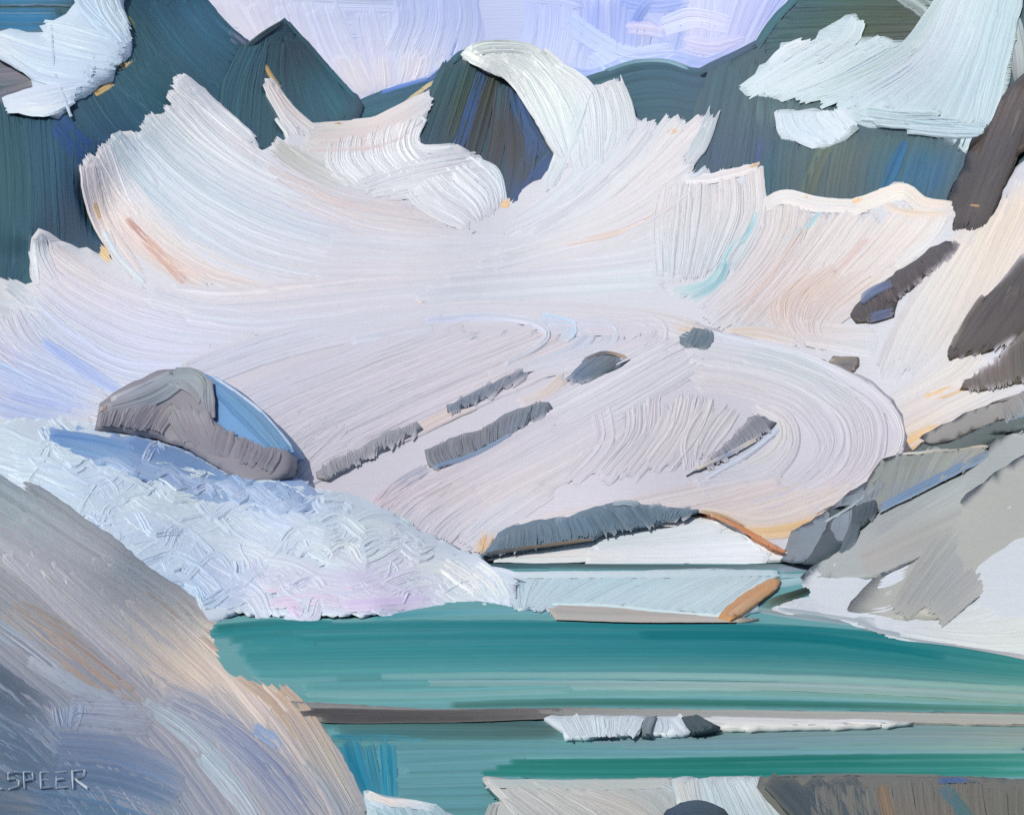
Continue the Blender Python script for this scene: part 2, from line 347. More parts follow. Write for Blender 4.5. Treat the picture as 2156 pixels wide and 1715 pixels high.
# pyramid peak
f = mountain('440,340 470,170 505,108 550,72 580,50 600,38 622,62 674,122 716,166 750,200 758,217 752,262 700,330 620,360', '33525c', .012, 'dark pyramid shaped peak left of centre')
f.fan('520,100 480,190 470,330', '594,74 588,170 580,310', 6, 46, '3c6a76 35606a 2c505a/3e5058 33545a 2c4e5a', jit=8, var=.08)
f.fan('604,74 602,160 610,300', '630,92 690,168 738,244', 6, 44, '3c4c52 35535a 2d525c/48525a 33606a 306a70', jit=8, var=.08)
f.S('520,98 560,68 598,44', 12, '40545c', '3a464c', '4a5c62', rag=.8, var=.15).S('606,46 676,128 748,204', 12, '4e6a72', '2f6068', var=.1)
f.S('560,143 572,165 592,190', 12, 'e0b060', 'd8b478', rag=.8).S('694,261 715,260', 7, 'd8b070')
f.done(f.lab, **MT)
# central peak
f = mountain('840,340 875,250 902,200 915,165 930,141 960,117 985,104 1060,98 1150,126 1200,200 1240,330 1120,460 1060,460', '3f5158', .014, 'steep dark brown and blue striped peak under the snow cap')
f.fan('935,140 900,215 868,310', '1005,130 985,225 950,330', 4, 40, '36585c 3a545a 35505e/3e5458 44544f 3e4c54', jit=6, var=.1)
f.S('1000,120 975,200 945,300', 34, '3a5458', '45503f', '484c44', var=.12)
f.S('1012,150 985,235 955,330', 34, '4a5a74', '46608c', '405078', var=.1).S('1040,160 1012,260 985,360', 38, '54503c', '4c4a46', '45443f', var=.14)
f.S('1062,175 1050,280 1030,380', 42, '50606e', '524a48', '48464a', var=.14).S('1085,185 1105,260 1150,330', 38, '4a6088', '44587c', '3e5078', var=.1)
f.S('1078,235 1085,330 1072,430', 46, '4a4a50', '4c4846', '40506e', var=.12).S('1120,290 1105,370 1078,436', 40, '43587e', '4a4c50', '3e527c', var=.12)
f.S('1168,325 1125,375 1080,440', 30, '41567e', '3a4e74', var=.1).S('950,130 970,112 992,108', 14, '3c6470', '3a6470', rag=.6).S('1140,112 1165,130', 12, '3a5c7c')
f.S('1064,428 1072,420', 14, 'dcb070')
f.done(f.lab, **MT)
# right mountain
f = mountain('1400,480 1440,300 1478,190 1520,140 1560,112 1592,95 1612,60 1640,25 1690,-30 1760,-320 2700,-320 2700,620 2000,640 1560,480', '4a5c60', .012, 'broad dark slate mountain carrying snow patches at right')
f.fan('1690,-20 1820,-20 1990,-15', '1590,125 1720,115 1980,100', 6, 40, '3a5e60 46583f 525242/44605e 4e5844 56523c', jit=8, var=.1)
f.S('1692,-20 1632,40 1592,98', 20, '3c6a70', '40666c', var=.08).S('1590,92 1540,118 1480,146', 18, '4a5c70', '44586a', rag=.8, var=.12)
f.fan('1500,140 1480,230 1450,370', '1640,110 1620,230 1600,370', 6, 56, '43606a 475862 4a5468/505c5a 526468 4a5670', jit=8, var=.09)
f.fan('1560,195 1570,240 1580,280', '1760,205 1740,230 1700,260', 6, 44, '5a7274 5c706c/566664 68746c', jit=8, var=.09)
f.fan('1612,285 1605,350 1602,440', '2090,280 2060,360 2030,450', 15, 54, '4a5a6c 2f5a64 2c5560/5a6e6c 566058 57635a/5e6860 606256 5a5f58/48645f 2c5f74 3a6068/4a686a 2a5f86 3e6064/5e6a5e 56645a 525a50', jit=8, var=.1)
f.S('1905,300 1880,360 1850,430', 26, '2a5c86', '35647e', var=.1).S('1960,310 1930,370 1890,430', 20, '2b5e80', '4a6c68', var=.1).S('1600,345 1597,330 1606,285', 12, '4c548a', '54608c', var=.1)
f.S('1750,290 1715,360 1690,440', 34, '66705e', '5c6454', var=.12).S('1560,370 1590,350', 12, 'd8b88a').S('1800,420 1812,416', 12, 'e0b47c').S('2120,20 2130,90 2140,170', 60, 'b8c4c2', 'b9b9b4', 'b0a8a0', rag=.8, var=.1)
f.S('1418,272 1435,278', 16, '3c4482').S('1880,-30 1950,10 1990,60', 56, 'b2b8b2', 'a4aca4', 'c4cccc', rag=.5, var=.08)
f.done(f.lab, **MT)
# dark rock rib on the right edge
f = Form('rock_rib', M_ROCK, G, '2260,100 2160,150 2122,198 2090,290 2050,380 2030,430 2008,478 2040,482 2080,468 2105,415 2140,340 2260,150', '4a4440', step=30, off=.03, thick=60, bulge=8, edge=40, rough=2)
f.fan('2130,180 2070,340 2012,480', '2190,180 2130,310 2070,470', 5, 34, '6a5e58 4e4a48 544c48/5a504a 4a4442 5a5048', jit=6, var=.16, rag=.5)
f.S('2150,230 2120,330 2080,400', 14, '7a6e66', '5a524c', var=.2).S('2030,430 2070,436', 6, 'd4ac6c', rag=.9)
f.done('dark brown rib of rock running down the right mountain to the cream slope', 'rock rib')

def patch(outline, base, label, fans, singles=(), off=.019, **k):
    f = Form('snow_patch', M_SNOW, G, outline, base, step=30, off=off, thick=45, bulge=2, edge=14, rough=2.2, **k)
    for q in fans: f.fan(*q[:5], jit=8, var=.05, h=1.2, soft=.8, **(q[5] if len(q) > 5 else {}))
    for q in singles: f.S(*q)
    f.done(label, 'snow patch', group='snow patches on the dark mountains')
patch('170,-60 158,0 140,32 95,48 82,52 92,72 60,66 20,60 -60,70 -60,90 10,106 65,165 70,185 15,205 12,220 45,235 90,240 118,247 145,214 187,187 230,160 238,135 268,108 275,78 245,45 262,-60', 'c6daf0',
      'pale blue snow patch hanging on the left mountain beside its blue cliff',
      [('160,-40 180,10 268,90', '262,-40 250,10 272,70', 3, 44, 'c0daf4 c6def4/cde2f6 d0e4f6'),
       ('85,52 150,62 262,100', '100,100 150,120 240,135', 4, 36, 'd0e2f4 cfe2f4 c6dcf2/c9dcf2 c8dcf2 cadff4'),
       ('-40,72 80,110 225,140', '10,110 90,165 190,175', 4, 40, 'd9e3f4 c6d9f0 c6dbf2/d3e2f6 c4d7f0 cadcf4'),
       ('12,212 80,190 190,172', '25,228 90,240 150,212', 3, 30, 'd6e0f4 cddcf4/dde6f6 d4e1f6')],
      [('108,45 112,110 118,160 150,245', 8, 'c3d4ea')])
patch('1554,184 1600,140 1640,106 1642,90 1685,87 1708,90 1725,65 1780,31 1802,27 1813,50 1810,75 1840,79 1900,85 1938,91 1985,40 2010,-60 2140,-60 2142,60 2128,150 2100,258 2082,283 2030,275 1985,262 1945,246 1900,255 1830,268 1790,250 1760,225 1800,215 1740,205 1660,210 1570,200', 'c6dae2',
      'widest pale blue snow patch high on the right mountain, with a pointed tip',
      [('1730,85 1640,140 1565,190', '1940,92 1800,170 1700,205', 7, 40, 'd4e0e8 d0dfe9 cfdbe6/c3d6de c9dbe2 c6d8df'),
       ('1800,32 1770,80 1690,120', '1812,50 1800,90 1740,140', 2, 34, 'd3e0e6 cddde6/c6d8e0 ccdce6'),
       ('1680,90 1640,110 1600,150', '1720,88 1690,100 1660,120', 2, 22, 'dde4ea d2deea/e0e2e6 d3dfea'),
       ('2010,-40 1900,110 1700,205', '2040,-40 1950,120 1790,225', 4, 40, 'b9ccd2 b5c9c8 bccfd6/cbdbe8 d2dcea c3d6e2'),
       ('2030,-40 1950,130 1790,235', '2140,-30 2110,110 2085,265', 7, 52, 'c9dae2 d0dcea c6d8e2/bdd6de bcd6e0 bcd6e2'),
       ('1800,240 1900,243 1960,246', '1900,268 2000,280 2095,282', 3, 26, 'c6d9e2 c3d8e2 bfd6e0/c3d8e4 c0d6e2 bcd6e2'),
       ('1940,245 2000,262 2075,275', '1800,232 1880,240 1960,235', 3, 24, 'bcd6e2 b9d4e2/c3d8e2 c0d6e0')])
patch('1632,240 1636,233 1665,231 1730,230 1765,228 1809,270 1782,294 1735,313 1710,310 1680,299 1648,290 1636,264', 'd2e0ec',
      'small bowl shaped snow patch below the widest patch on the right mountain',
      [('1640,236 1655,275 1715,308', '1765,230 1785,255 1800,272', 5, 34, 'c3d7e2 c8dae8 d6e3f0/dde6f0 d2deea cfdde8')])

# ------------------------------------------------------------------ glacier and snow slopes of the cirque
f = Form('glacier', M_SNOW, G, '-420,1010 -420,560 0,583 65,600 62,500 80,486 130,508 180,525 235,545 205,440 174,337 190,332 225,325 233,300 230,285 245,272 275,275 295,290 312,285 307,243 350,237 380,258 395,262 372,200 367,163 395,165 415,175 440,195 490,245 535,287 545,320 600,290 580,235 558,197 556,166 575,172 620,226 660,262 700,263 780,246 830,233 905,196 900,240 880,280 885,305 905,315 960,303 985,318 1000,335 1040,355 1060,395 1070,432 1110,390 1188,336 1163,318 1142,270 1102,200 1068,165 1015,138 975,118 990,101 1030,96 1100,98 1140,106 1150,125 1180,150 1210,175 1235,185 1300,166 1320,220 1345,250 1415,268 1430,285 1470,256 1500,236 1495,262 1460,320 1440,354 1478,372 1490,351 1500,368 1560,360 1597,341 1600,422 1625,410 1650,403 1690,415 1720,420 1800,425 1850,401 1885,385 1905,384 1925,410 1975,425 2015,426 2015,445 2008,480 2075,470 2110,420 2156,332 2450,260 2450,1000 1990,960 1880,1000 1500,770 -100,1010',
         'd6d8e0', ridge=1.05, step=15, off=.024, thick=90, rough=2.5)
K = dict(jit=12, var=.05)
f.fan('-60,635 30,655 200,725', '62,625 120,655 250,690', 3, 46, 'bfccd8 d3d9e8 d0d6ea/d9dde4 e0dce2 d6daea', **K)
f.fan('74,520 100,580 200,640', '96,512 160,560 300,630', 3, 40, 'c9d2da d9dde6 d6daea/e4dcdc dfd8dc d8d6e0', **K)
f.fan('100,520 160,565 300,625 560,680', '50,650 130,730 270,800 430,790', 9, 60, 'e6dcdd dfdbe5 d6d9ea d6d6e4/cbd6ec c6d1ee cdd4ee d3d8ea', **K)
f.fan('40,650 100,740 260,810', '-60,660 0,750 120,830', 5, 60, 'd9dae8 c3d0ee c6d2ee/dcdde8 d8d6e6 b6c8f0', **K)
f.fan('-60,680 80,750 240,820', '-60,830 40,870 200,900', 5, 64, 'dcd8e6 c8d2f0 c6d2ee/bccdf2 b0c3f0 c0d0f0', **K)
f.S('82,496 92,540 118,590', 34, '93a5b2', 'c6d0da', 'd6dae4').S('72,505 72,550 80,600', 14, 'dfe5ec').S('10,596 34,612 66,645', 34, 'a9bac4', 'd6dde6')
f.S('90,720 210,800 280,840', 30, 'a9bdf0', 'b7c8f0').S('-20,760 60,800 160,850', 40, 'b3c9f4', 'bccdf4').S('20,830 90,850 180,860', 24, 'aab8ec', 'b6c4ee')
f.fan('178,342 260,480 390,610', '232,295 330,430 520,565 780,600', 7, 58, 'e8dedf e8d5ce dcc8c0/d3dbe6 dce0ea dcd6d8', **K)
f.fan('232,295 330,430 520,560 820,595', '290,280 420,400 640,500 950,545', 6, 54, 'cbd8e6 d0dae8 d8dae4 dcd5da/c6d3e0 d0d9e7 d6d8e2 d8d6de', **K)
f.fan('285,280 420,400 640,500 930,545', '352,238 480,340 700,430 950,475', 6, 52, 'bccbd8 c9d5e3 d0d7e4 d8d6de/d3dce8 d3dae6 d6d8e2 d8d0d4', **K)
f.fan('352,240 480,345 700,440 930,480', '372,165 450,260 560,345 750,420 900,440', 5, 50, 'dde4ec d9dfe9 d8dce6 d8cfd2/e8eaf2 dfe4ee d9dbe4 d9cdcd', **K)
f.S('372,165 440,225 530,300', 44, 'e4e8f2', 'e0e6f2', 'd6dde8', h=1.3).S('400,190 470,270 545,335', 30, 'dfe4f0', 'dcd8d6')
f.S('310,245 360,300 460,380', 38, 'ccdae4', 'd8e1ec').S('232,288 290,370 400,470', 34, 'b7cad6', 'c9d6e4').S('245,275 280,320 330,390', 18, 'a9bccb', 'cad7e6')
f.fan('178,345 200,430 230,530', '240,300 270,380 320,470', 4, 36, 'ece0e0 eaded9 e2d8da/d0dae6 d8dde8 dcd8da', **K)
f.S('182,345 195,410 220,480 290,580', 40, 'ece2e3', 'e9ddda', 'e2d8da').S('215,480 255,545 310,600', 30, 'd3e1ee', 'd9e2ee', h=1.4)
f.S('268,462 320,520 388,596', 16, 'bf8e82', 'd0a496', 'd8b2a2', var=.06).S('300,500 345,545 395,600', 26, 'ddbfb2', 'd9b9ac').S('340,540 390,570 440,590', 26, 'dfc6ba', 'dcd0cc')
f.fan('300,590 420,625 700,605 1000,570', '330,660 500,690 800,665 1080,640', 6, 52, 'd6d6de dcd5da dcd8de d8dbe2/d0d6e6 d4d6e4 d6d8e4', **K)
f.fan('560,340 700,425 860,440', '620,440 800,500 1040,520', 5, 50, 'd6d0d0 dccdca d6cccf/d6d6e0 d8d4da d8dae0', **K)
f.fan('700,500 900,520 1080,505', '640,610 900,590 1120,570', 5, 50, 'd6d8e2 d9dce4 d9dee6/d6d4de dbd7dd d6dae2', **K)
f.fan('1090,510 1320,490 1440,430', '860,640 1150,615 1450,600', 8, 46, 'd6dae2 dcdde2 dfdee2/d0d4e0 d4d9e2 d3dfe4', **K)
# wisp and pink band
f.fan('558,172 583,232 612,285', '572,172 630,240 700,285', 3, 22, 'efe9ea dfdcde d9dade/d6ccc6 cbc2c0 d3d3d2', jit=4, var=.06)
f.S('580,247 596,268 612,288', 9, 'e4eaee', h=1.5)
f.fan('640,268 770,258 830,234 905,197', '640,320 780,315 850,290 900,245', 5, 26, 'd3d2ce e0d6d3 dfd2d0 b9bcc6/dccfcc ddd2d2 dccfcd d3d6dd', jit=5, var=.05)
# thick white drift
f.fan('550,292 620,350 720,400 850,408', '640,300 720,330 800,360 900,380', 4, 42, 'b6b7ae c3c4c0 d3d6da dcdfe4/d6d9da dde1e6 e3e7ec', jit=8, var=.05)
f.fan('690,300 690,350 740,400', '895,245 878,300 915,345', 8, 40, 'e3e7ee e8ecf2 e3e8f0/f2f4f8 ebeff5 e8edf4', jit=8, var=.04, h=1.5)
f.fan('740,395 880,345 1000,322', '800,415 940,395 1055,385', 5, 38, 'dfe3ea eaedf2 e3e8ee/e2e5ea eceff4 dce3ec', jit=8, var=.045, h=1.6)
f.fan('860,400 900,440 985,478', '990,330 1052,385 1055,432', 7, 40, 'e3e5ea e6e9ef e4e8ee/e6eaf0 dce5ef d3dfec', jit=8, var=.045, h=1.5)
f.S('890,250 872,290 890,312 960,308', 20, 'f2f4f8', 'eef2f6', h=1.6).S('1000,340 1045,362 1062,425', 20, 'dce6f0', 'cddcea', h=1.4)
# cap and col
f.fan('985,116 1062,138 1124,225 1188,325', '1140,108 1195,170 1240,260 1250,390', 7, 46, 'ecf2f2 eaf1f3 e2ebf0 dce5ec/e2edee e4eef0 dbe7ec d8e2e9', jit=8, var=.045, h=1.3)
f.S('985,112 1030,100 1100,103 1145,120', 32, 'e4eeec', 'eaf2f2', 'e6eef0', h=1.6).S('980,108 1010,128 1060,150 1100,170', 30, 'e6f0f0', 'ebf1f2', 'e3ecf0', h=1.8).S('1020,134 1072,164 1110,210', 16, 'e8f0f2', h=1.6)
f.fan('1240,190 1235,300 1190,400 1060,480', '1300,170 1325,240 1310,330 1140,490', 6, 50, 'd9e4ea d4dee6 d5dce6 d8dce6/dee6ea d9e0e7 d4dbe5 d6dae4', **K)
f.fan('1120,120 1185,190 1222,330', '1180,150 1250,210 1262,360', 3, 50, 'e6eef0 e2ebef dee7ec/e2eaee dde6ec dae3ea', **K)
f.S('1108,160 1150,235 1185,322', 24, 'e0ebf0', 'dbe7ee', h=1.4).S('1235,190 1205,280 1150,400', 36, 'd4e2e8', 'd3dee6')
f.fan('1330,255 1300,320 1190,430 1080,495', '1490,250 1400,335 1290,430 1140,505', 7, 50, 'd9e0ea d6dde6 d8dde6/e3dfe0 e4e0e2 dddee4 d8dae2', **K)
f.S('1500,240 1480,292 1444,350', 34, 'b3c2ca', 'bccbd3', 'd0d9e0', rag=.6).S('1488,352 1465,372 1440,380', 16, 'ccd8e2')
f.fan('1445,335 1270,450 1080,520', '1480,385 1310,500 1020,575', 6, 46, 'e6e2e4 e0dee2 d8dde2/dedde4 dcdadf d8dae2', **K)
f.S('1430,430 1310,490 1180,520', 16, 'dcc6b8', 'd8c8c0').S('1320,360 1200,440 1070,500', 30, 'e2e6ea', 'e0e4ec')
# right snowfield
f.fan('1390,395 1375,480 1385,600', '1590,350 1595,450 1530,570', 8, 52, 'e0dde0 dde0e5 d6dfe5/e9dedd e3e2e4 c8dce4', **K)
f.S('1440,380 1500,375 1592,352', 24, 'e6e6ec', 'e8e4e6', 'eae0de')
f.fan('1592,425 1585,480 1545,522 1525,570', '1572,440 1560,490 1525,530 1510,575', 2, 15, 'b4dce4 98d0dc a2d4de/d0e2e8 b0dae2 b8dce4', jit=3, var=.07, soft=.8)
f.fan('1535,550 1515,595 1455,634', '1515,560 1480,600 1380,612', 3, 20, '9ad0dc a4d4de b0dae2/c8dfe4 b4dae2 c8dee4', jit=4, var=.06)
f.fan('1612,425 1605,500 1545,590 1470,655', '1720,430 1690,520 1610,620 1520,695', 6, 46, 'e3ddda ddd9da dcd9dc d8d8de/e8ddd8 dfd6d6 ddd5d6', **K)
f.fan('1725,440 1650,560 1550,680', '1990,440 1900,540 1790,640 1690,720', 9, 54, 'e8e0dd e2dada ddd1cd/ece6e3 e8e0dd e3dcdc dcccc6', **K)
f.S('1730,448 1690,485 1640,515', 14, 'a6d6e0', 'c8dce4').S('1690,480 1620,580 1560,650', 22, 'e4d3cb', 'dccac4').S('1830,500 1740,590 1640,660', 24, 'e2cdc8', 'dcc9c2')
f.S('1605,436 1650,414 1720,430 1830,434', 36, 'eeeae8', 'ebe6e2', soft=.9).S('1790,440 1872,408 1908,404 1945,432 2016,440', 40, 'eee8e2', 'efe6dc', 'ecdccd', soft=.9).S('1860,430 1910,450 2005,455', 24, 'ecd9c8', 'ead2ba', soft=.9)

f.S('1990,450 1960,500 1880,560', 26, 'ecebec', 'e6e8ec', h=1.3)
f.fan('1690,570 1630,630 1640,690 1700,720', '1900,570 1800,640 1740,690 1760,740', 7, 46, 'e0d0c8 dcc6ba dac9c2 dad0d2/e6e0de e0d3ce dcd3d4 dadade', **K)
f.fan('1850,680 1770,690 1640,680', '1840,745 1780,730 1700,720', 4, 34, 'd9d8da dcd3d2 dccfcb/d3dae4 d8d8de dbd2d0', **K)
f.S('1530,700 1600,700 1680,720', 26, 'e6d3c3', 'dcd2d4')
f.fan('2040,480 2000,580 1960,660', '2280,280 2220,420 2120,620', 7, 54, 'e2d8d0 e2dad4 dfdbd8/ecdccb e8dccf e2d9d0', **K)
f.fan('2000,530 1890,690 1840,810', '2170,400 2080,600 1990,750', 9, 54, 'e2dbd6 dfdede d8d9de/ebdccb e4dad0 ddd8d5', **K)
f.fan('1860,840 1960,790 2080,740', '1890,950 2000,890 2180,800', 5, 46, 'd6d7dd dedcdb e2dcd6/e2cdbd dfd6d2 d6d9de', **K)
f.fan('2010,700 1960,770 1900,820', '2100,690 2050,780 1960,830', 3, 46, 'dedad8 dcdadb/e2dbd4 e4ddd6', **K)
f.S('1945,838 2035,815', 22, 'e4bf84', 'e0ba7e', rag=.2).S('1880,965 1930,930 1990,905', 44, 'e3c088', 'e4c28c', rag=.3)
for q, w_ in (('1410,284 1432,272', 15), ('1572,357 1597,344', 9), ('1796,427 1814,419', 11), ('1060,436 1075,424', 13), ('212,525 232,548', 24), ('196,420 210,462', 11), ('700,262 722,260', 7), ('1690,414 1702,418', 7)):
    f.S(q, w_, 'dcb274', 'e4c08a', soft=.25, rag=.5, var=.1)
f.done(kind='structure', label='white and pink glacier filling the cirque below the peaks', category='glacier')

# ------------------------------------------------------------------ granite dome under snow
f = Form('snow_dome', M_SNOW, DOME, '640,1090 560,990 420,880 410,800 395,762 600,690 760,662 900,640 1030,636 1150,638 1290,645 1400,658 1530,698 1620,722 1700,748 1780,775 1840,805 1880,840 1900,875 1910,920 1900,960 1880,990 1850,1025 1790,1065 1725,1098 1720,1140 1690,1168 1600,1165 1560,1130 1530,1104 1480,1082 1400,1078 1320,1080 1180,1110 1060,1135 1020,1200 900,1200', 'd0ced8', ridge=1.05, step=15, off=0, thick=30, rough=1.5)
f.S('1895,950 1840,1032 1722,1096 1600,1118 1500,1085', 34, 'e2bc86', 'e0ba82', 'e4c494', rag=.2).S('1015,1160 1030,1112', 30, 'd8ac68', 'e0ba84', rag=.5)
f.S('1420,690 1470,690', 24, 'e2bb82').S('880,637 895,637', 14, 'dcccc4')
f.fan('380,770 600,695 900,648 1150,644 1400,664 1530,704', '420,810 640,735 920,680 1150,672 1380,690 1460,720', 4, 34, 'd0d6e8 d3d7e6 d6d8e2 d8d8e0 dcd8da/ccd0e0 d0d0dc d3d2dc d6d4da', jit=8, var=.045)
f.fan('920,675 680,760 470,840 440,870', '1250,720 950,850 640,1000', 10, 62, 'd0d2de d0cfdb cccbd8 c6cade/d8d0d3 d3ced7 cdcad6', **K)
f.fan('1060,680 1210,690 1190,735 1000,800', '1250,690 1420,690 1400,720 1200,770', 5, 40, 'cfd3e4 c9d4e6 d0d2de/d6d2da d8d4da d4d2dc', **K)
f.S('890,680 1020,668 1120,680 1150,715 1060,770', 18, 'c8d0ea', 'd6daea', 'd0d2de', h=1.4).S('1140,668 1205,690 1180,722', 28, 'bcd2ea', 'b9d2ec', 'c9d6e6').S('740,720 850,700 920,690', 20, 'd6dcec', 'd3d6e2')
f.fan('640,860 560,900 500,960', '760,900 690,980 640,1020', 4, 50, 'cdcbd6 cccad8/d0ccd6 cfccd4', **K)
f.S('1000,850 930,880 830,930', 28, 'dccdc4', 'd8cbc8').S('1190,790 1150,830 1090,850', 30, 'dccdc4', 'd8cecc')
f.fan('1420,712 1170,840 860,1000', '1500,760 1260,900 900,1070', 7, 54, 'dcdde6 d4d4de d0cbd4/d8d8e0 d0cfd9 ccc8d2', **K)
f.fan('1150,880 1000,960 780,1080', '1400,880 1200,990 950,1110', 7, 50, 'd0cfda cfcad4 d0c5cd/d6d3da d3ced4 d0c8cf', **K)
f.fan('870,1010 780,1060 760,1100', '1180,1030 1060,1110 1000,1165', 8, 52, 'd3c8d0 d0c6cf ccc8d6/d8d3d8 cfd0da c9d2e0', **K)
f.S('860,1020 800,1060 790,1090', 40, 'd6c6ce', 'd3c6ce').S('900,985 840,1020 800,1060', 30, 'a9b0c4', 'c8c4ce')
f.fan('1260,860 1270,930 1200,1010', '1500,820 1470,900 1400,1000', 7, 46, 'd4d1da cfccd6 cfcad3/dedad9 dad5d8 d6d0d3', **K)
f.fan('1440,715 1660,762 1830,845 1880,920 1810,1015 1680,1085', '1470,810 1610,830 1720,890 1735,950 1650,1030 1450,1070', 6, 50, 'd6dbe5 d0d6dd cfd5d9 d3d1da d4ced6 dacfcf/dcd6da d4d1d8 d0cfd9 d0cdd8 d6d0d5', jit=8, var=.045)
f.S('1480,700 1700,758 1840,830 1893,905 1870,970 1780,1040', 26, 'd3d9e6', 'd8dde8', 'd9d8e0', 'd8d3da', h=1.3).S('1560,745 1700,780 1800,850', 50, 'ccd5dd', 'c6cfd4', 'ccd0d8')
f.fan('1560,840 1680,880 1640,990 1440,1040', '1640,880 1650,920 1600,970 1480,1000', 4, 38, 'd6d3da d0cfd9 ccccd8/dcd8d6 d6d6dc d0d4e0', **K)
f.fan('1470,870 1440,930 1450,990', '1560,860 1520,910 1480,960', 3, 40, 'd8d4d8 d6d1d8/dad6d8 d6d2d8', **K)
f.S('1640,900 1580,950 1480,1010', 20, 'c6d2e6', 'd0d4e4')
f.fan('1560,1010 1320,1060 1060,1110', '1820,1030 1640,1095 1480,1075', 6, 42, 'd8d0d3 d6cfd4 d6d0d3/dcd0ca dcd0cc dccfca', **K)
f.S('1720,1080 1600,1100 1480,1078', 22, 'dccdc8', 'dfcfc6').S('1800,1055 1870,990 1900,940', 14, 'dbcbcf', 'd8cfd8')
f.done(kind='structure', label='broad snow covered rock dome between the glacier and the lake', category='snow dome')

def rock(outline, base, surf, label, fans=(), singles=(), off=.007, bulge=.7, edge=10, cat='rock', gain=1.12, around='d2cfd8', name='rock', thick=14, group=None, step=14, var=.1, **k):
    f = Form(name, M_ROCK, surf, outline, base, step=step, off=off, thick=thick, bulge=bulge, edge=edge, gain=gain, around=around, shrink=2.5, rough=1.6, **k)
    for q in fans: f.fan(*q[:5], jit=4, var=var, rag=.3, h=.9, lane=2.3, soft=.85)
    for q in singles: f.S(q[0], q[1], *q[2:], var=var, rag=.3)
    return f.done(label, cat, group=group)
GR = 'rocks showing through the snow'
rock('1427,706 1458,687 1500,691 1508,702 1500,726 1480,738 1450,735 1430,724', '66757f', DOME, 'small rounded slate grey rock at the crest of the snow dome',
     [('1450,690 1440,712 1432,728', '1500,692 1500,715 1478,736', 4, 20, '6f7c84 687a86 60707c/66757c 5e7080 586878')], group=GR)
rock('1190,797 1228,757 1270,739 1308,741 1330,758 1312,774 1262,792 1220,806', '667480', DOME, 'arched blue grey rock with a dark ochre rim on the snow dome',
     [('1240,752 1215,775 1195,800', '1310,745 1300,765 1225,804', 5, 20, '6c7a80 66788c 60709c/6a6a70 5f7078 5c7084')], [('1225,760 1270,741 1325,752', 10, '5a5258', '54484a', 'c8a070')], group=GR)
rock('940,872 938,852 1008,816 1070,787 1118,773 1134,776 1062,816 1010,846 962,868', '70798a', DOME, 'narrow tapering grey rock, upper of the pair near the middle of the dome',
     [('945,850 948,860 952,872', '1115,774 1105,785 1085,800', 8, 24, '6c8088 6a7a86 728088/7e8490 8a8a94 909098')], group=GR)
rock('892,946 958,916 1012,900 1062,869 1120,846 1158,842 1165,860 1120,890 1052,930 982,965 920,988 900,982', '747a84', DOME, 'longest dark grey rock band lying across the middle of the dome',
     [('898,946 900,965 918,986', '1150,843 1150,855 1130,885', 13, 26, '6e7278 74767c 6c7480/787a80 7c7c82 708090/6c7c84 66788a 7886a0')], [('912,984 1000,955 1080,912', 10, '6f84a8', '8294b4')], group=GR)
rock('662,990 700,966 752,944 810,906 880,884 892,904 832,936 772,966 692,1012 664,1008', '8d9098', DOME, 'faint broken grey rock band nearest the rubble and big boulder',
     [('672,982 672,994 684,1010', '875,886 880,895 872,912', 11, 24, '9a98a2 94929c 98969e/8a8a92 868890 8c8e94')], group=GR)
rock('1446,1000 1490,968 1538,921 1588,869 1612,872 1636,890 1625,906 1580,930 1532,960 1490,986', '7c7e8a', DOME, 'wedge shaped grey rock alone inside the swirl at the right of the dome',
     [('1480,972 1486,980 1490,988', '1595,870 1612,888 1622,908', 9, 22, '7c7c88 80808c 8890a4/74767e 7c7e86 9098a4')], [('1470,985 1530,958 1590,925', 9, 'c8bca0', '8f9cb4', 'd6cba8')], group=GR)
rock('2022,506 2010,530 1990,546 1940,590 1890,632 1882,665 1850,678 1805,680 1788,660 1800,640 1842,600 1900,560 1960,520 1990,506', '4e484a', G, 'dark brown rock strip slanting across the cream slope',
     [('1800,650 1808,666 1815,682', '2000,506 2012,515 2020,530', 14, 26, '544c4a 5a524e 4a4644/50484a 5a4e4c 464040/464244 4e4a4c 3c3a3c')], [('1815,630 1840,612 1872,598', 26, '5d6f98', '6a7ca4'), ('1835,668 1880,655', 22, '56688e', '60709a')], off=.031, bulge=2, group=GR)
rock('1740,766 1755,749 1810,745 1812,766 1796,786 1768,781', '807870', G, 'smallest brown rock just above the rim of the dome',
     [('1745,758 1775,752 1808,750', '1760,776 1780,778 1796,780', 3, 13, '8a7c6e 8c8072 786e66/8e8068 5a6684 6a6c7c')], off=.031, bulge=2, edge=10, group=GR)
rock('2300,440 2170,530 2130,580 2066,622 2040,662 2008,706 1990,745 2000,760 2080,742 2130,712 2160,705 2300,700', '4e4844', G, 'largest dark brown rock mass at the edge of the cream slope',
     [('2160,540 2080,640 1995,752', '2230,560 2180,640 2120,715', 7, 40, '4e4a46 4c4642 5c5450/4c4642 484240 504844')], [('2140,600 2130,630 2120,650', 34, '5e5650', '544c48'), ('2070,622 2040,668 2004,730', 20, '6c625c', '5a524e', '8c8680')], off=.031, bulge=4, edge=40, group=GR)
rock('2300,690 2160,690 2130,722 2105,765 2060,785 2032,798 2025,818 2060,824 2120,812 2165,800 2300,790', '6a625c', G, 'grey brown rock shelf just below the largest dark rock mass',
     [('2040,800 2040,812 2045,824', '2160,700 2165,750 2165,800', 8, 32, '8a8684 7c7672 86827a/786c68 6c5f5c 66645c/5a544e 565250 5c6050')], off=.034, bulge=3, edge=20, group=GR)
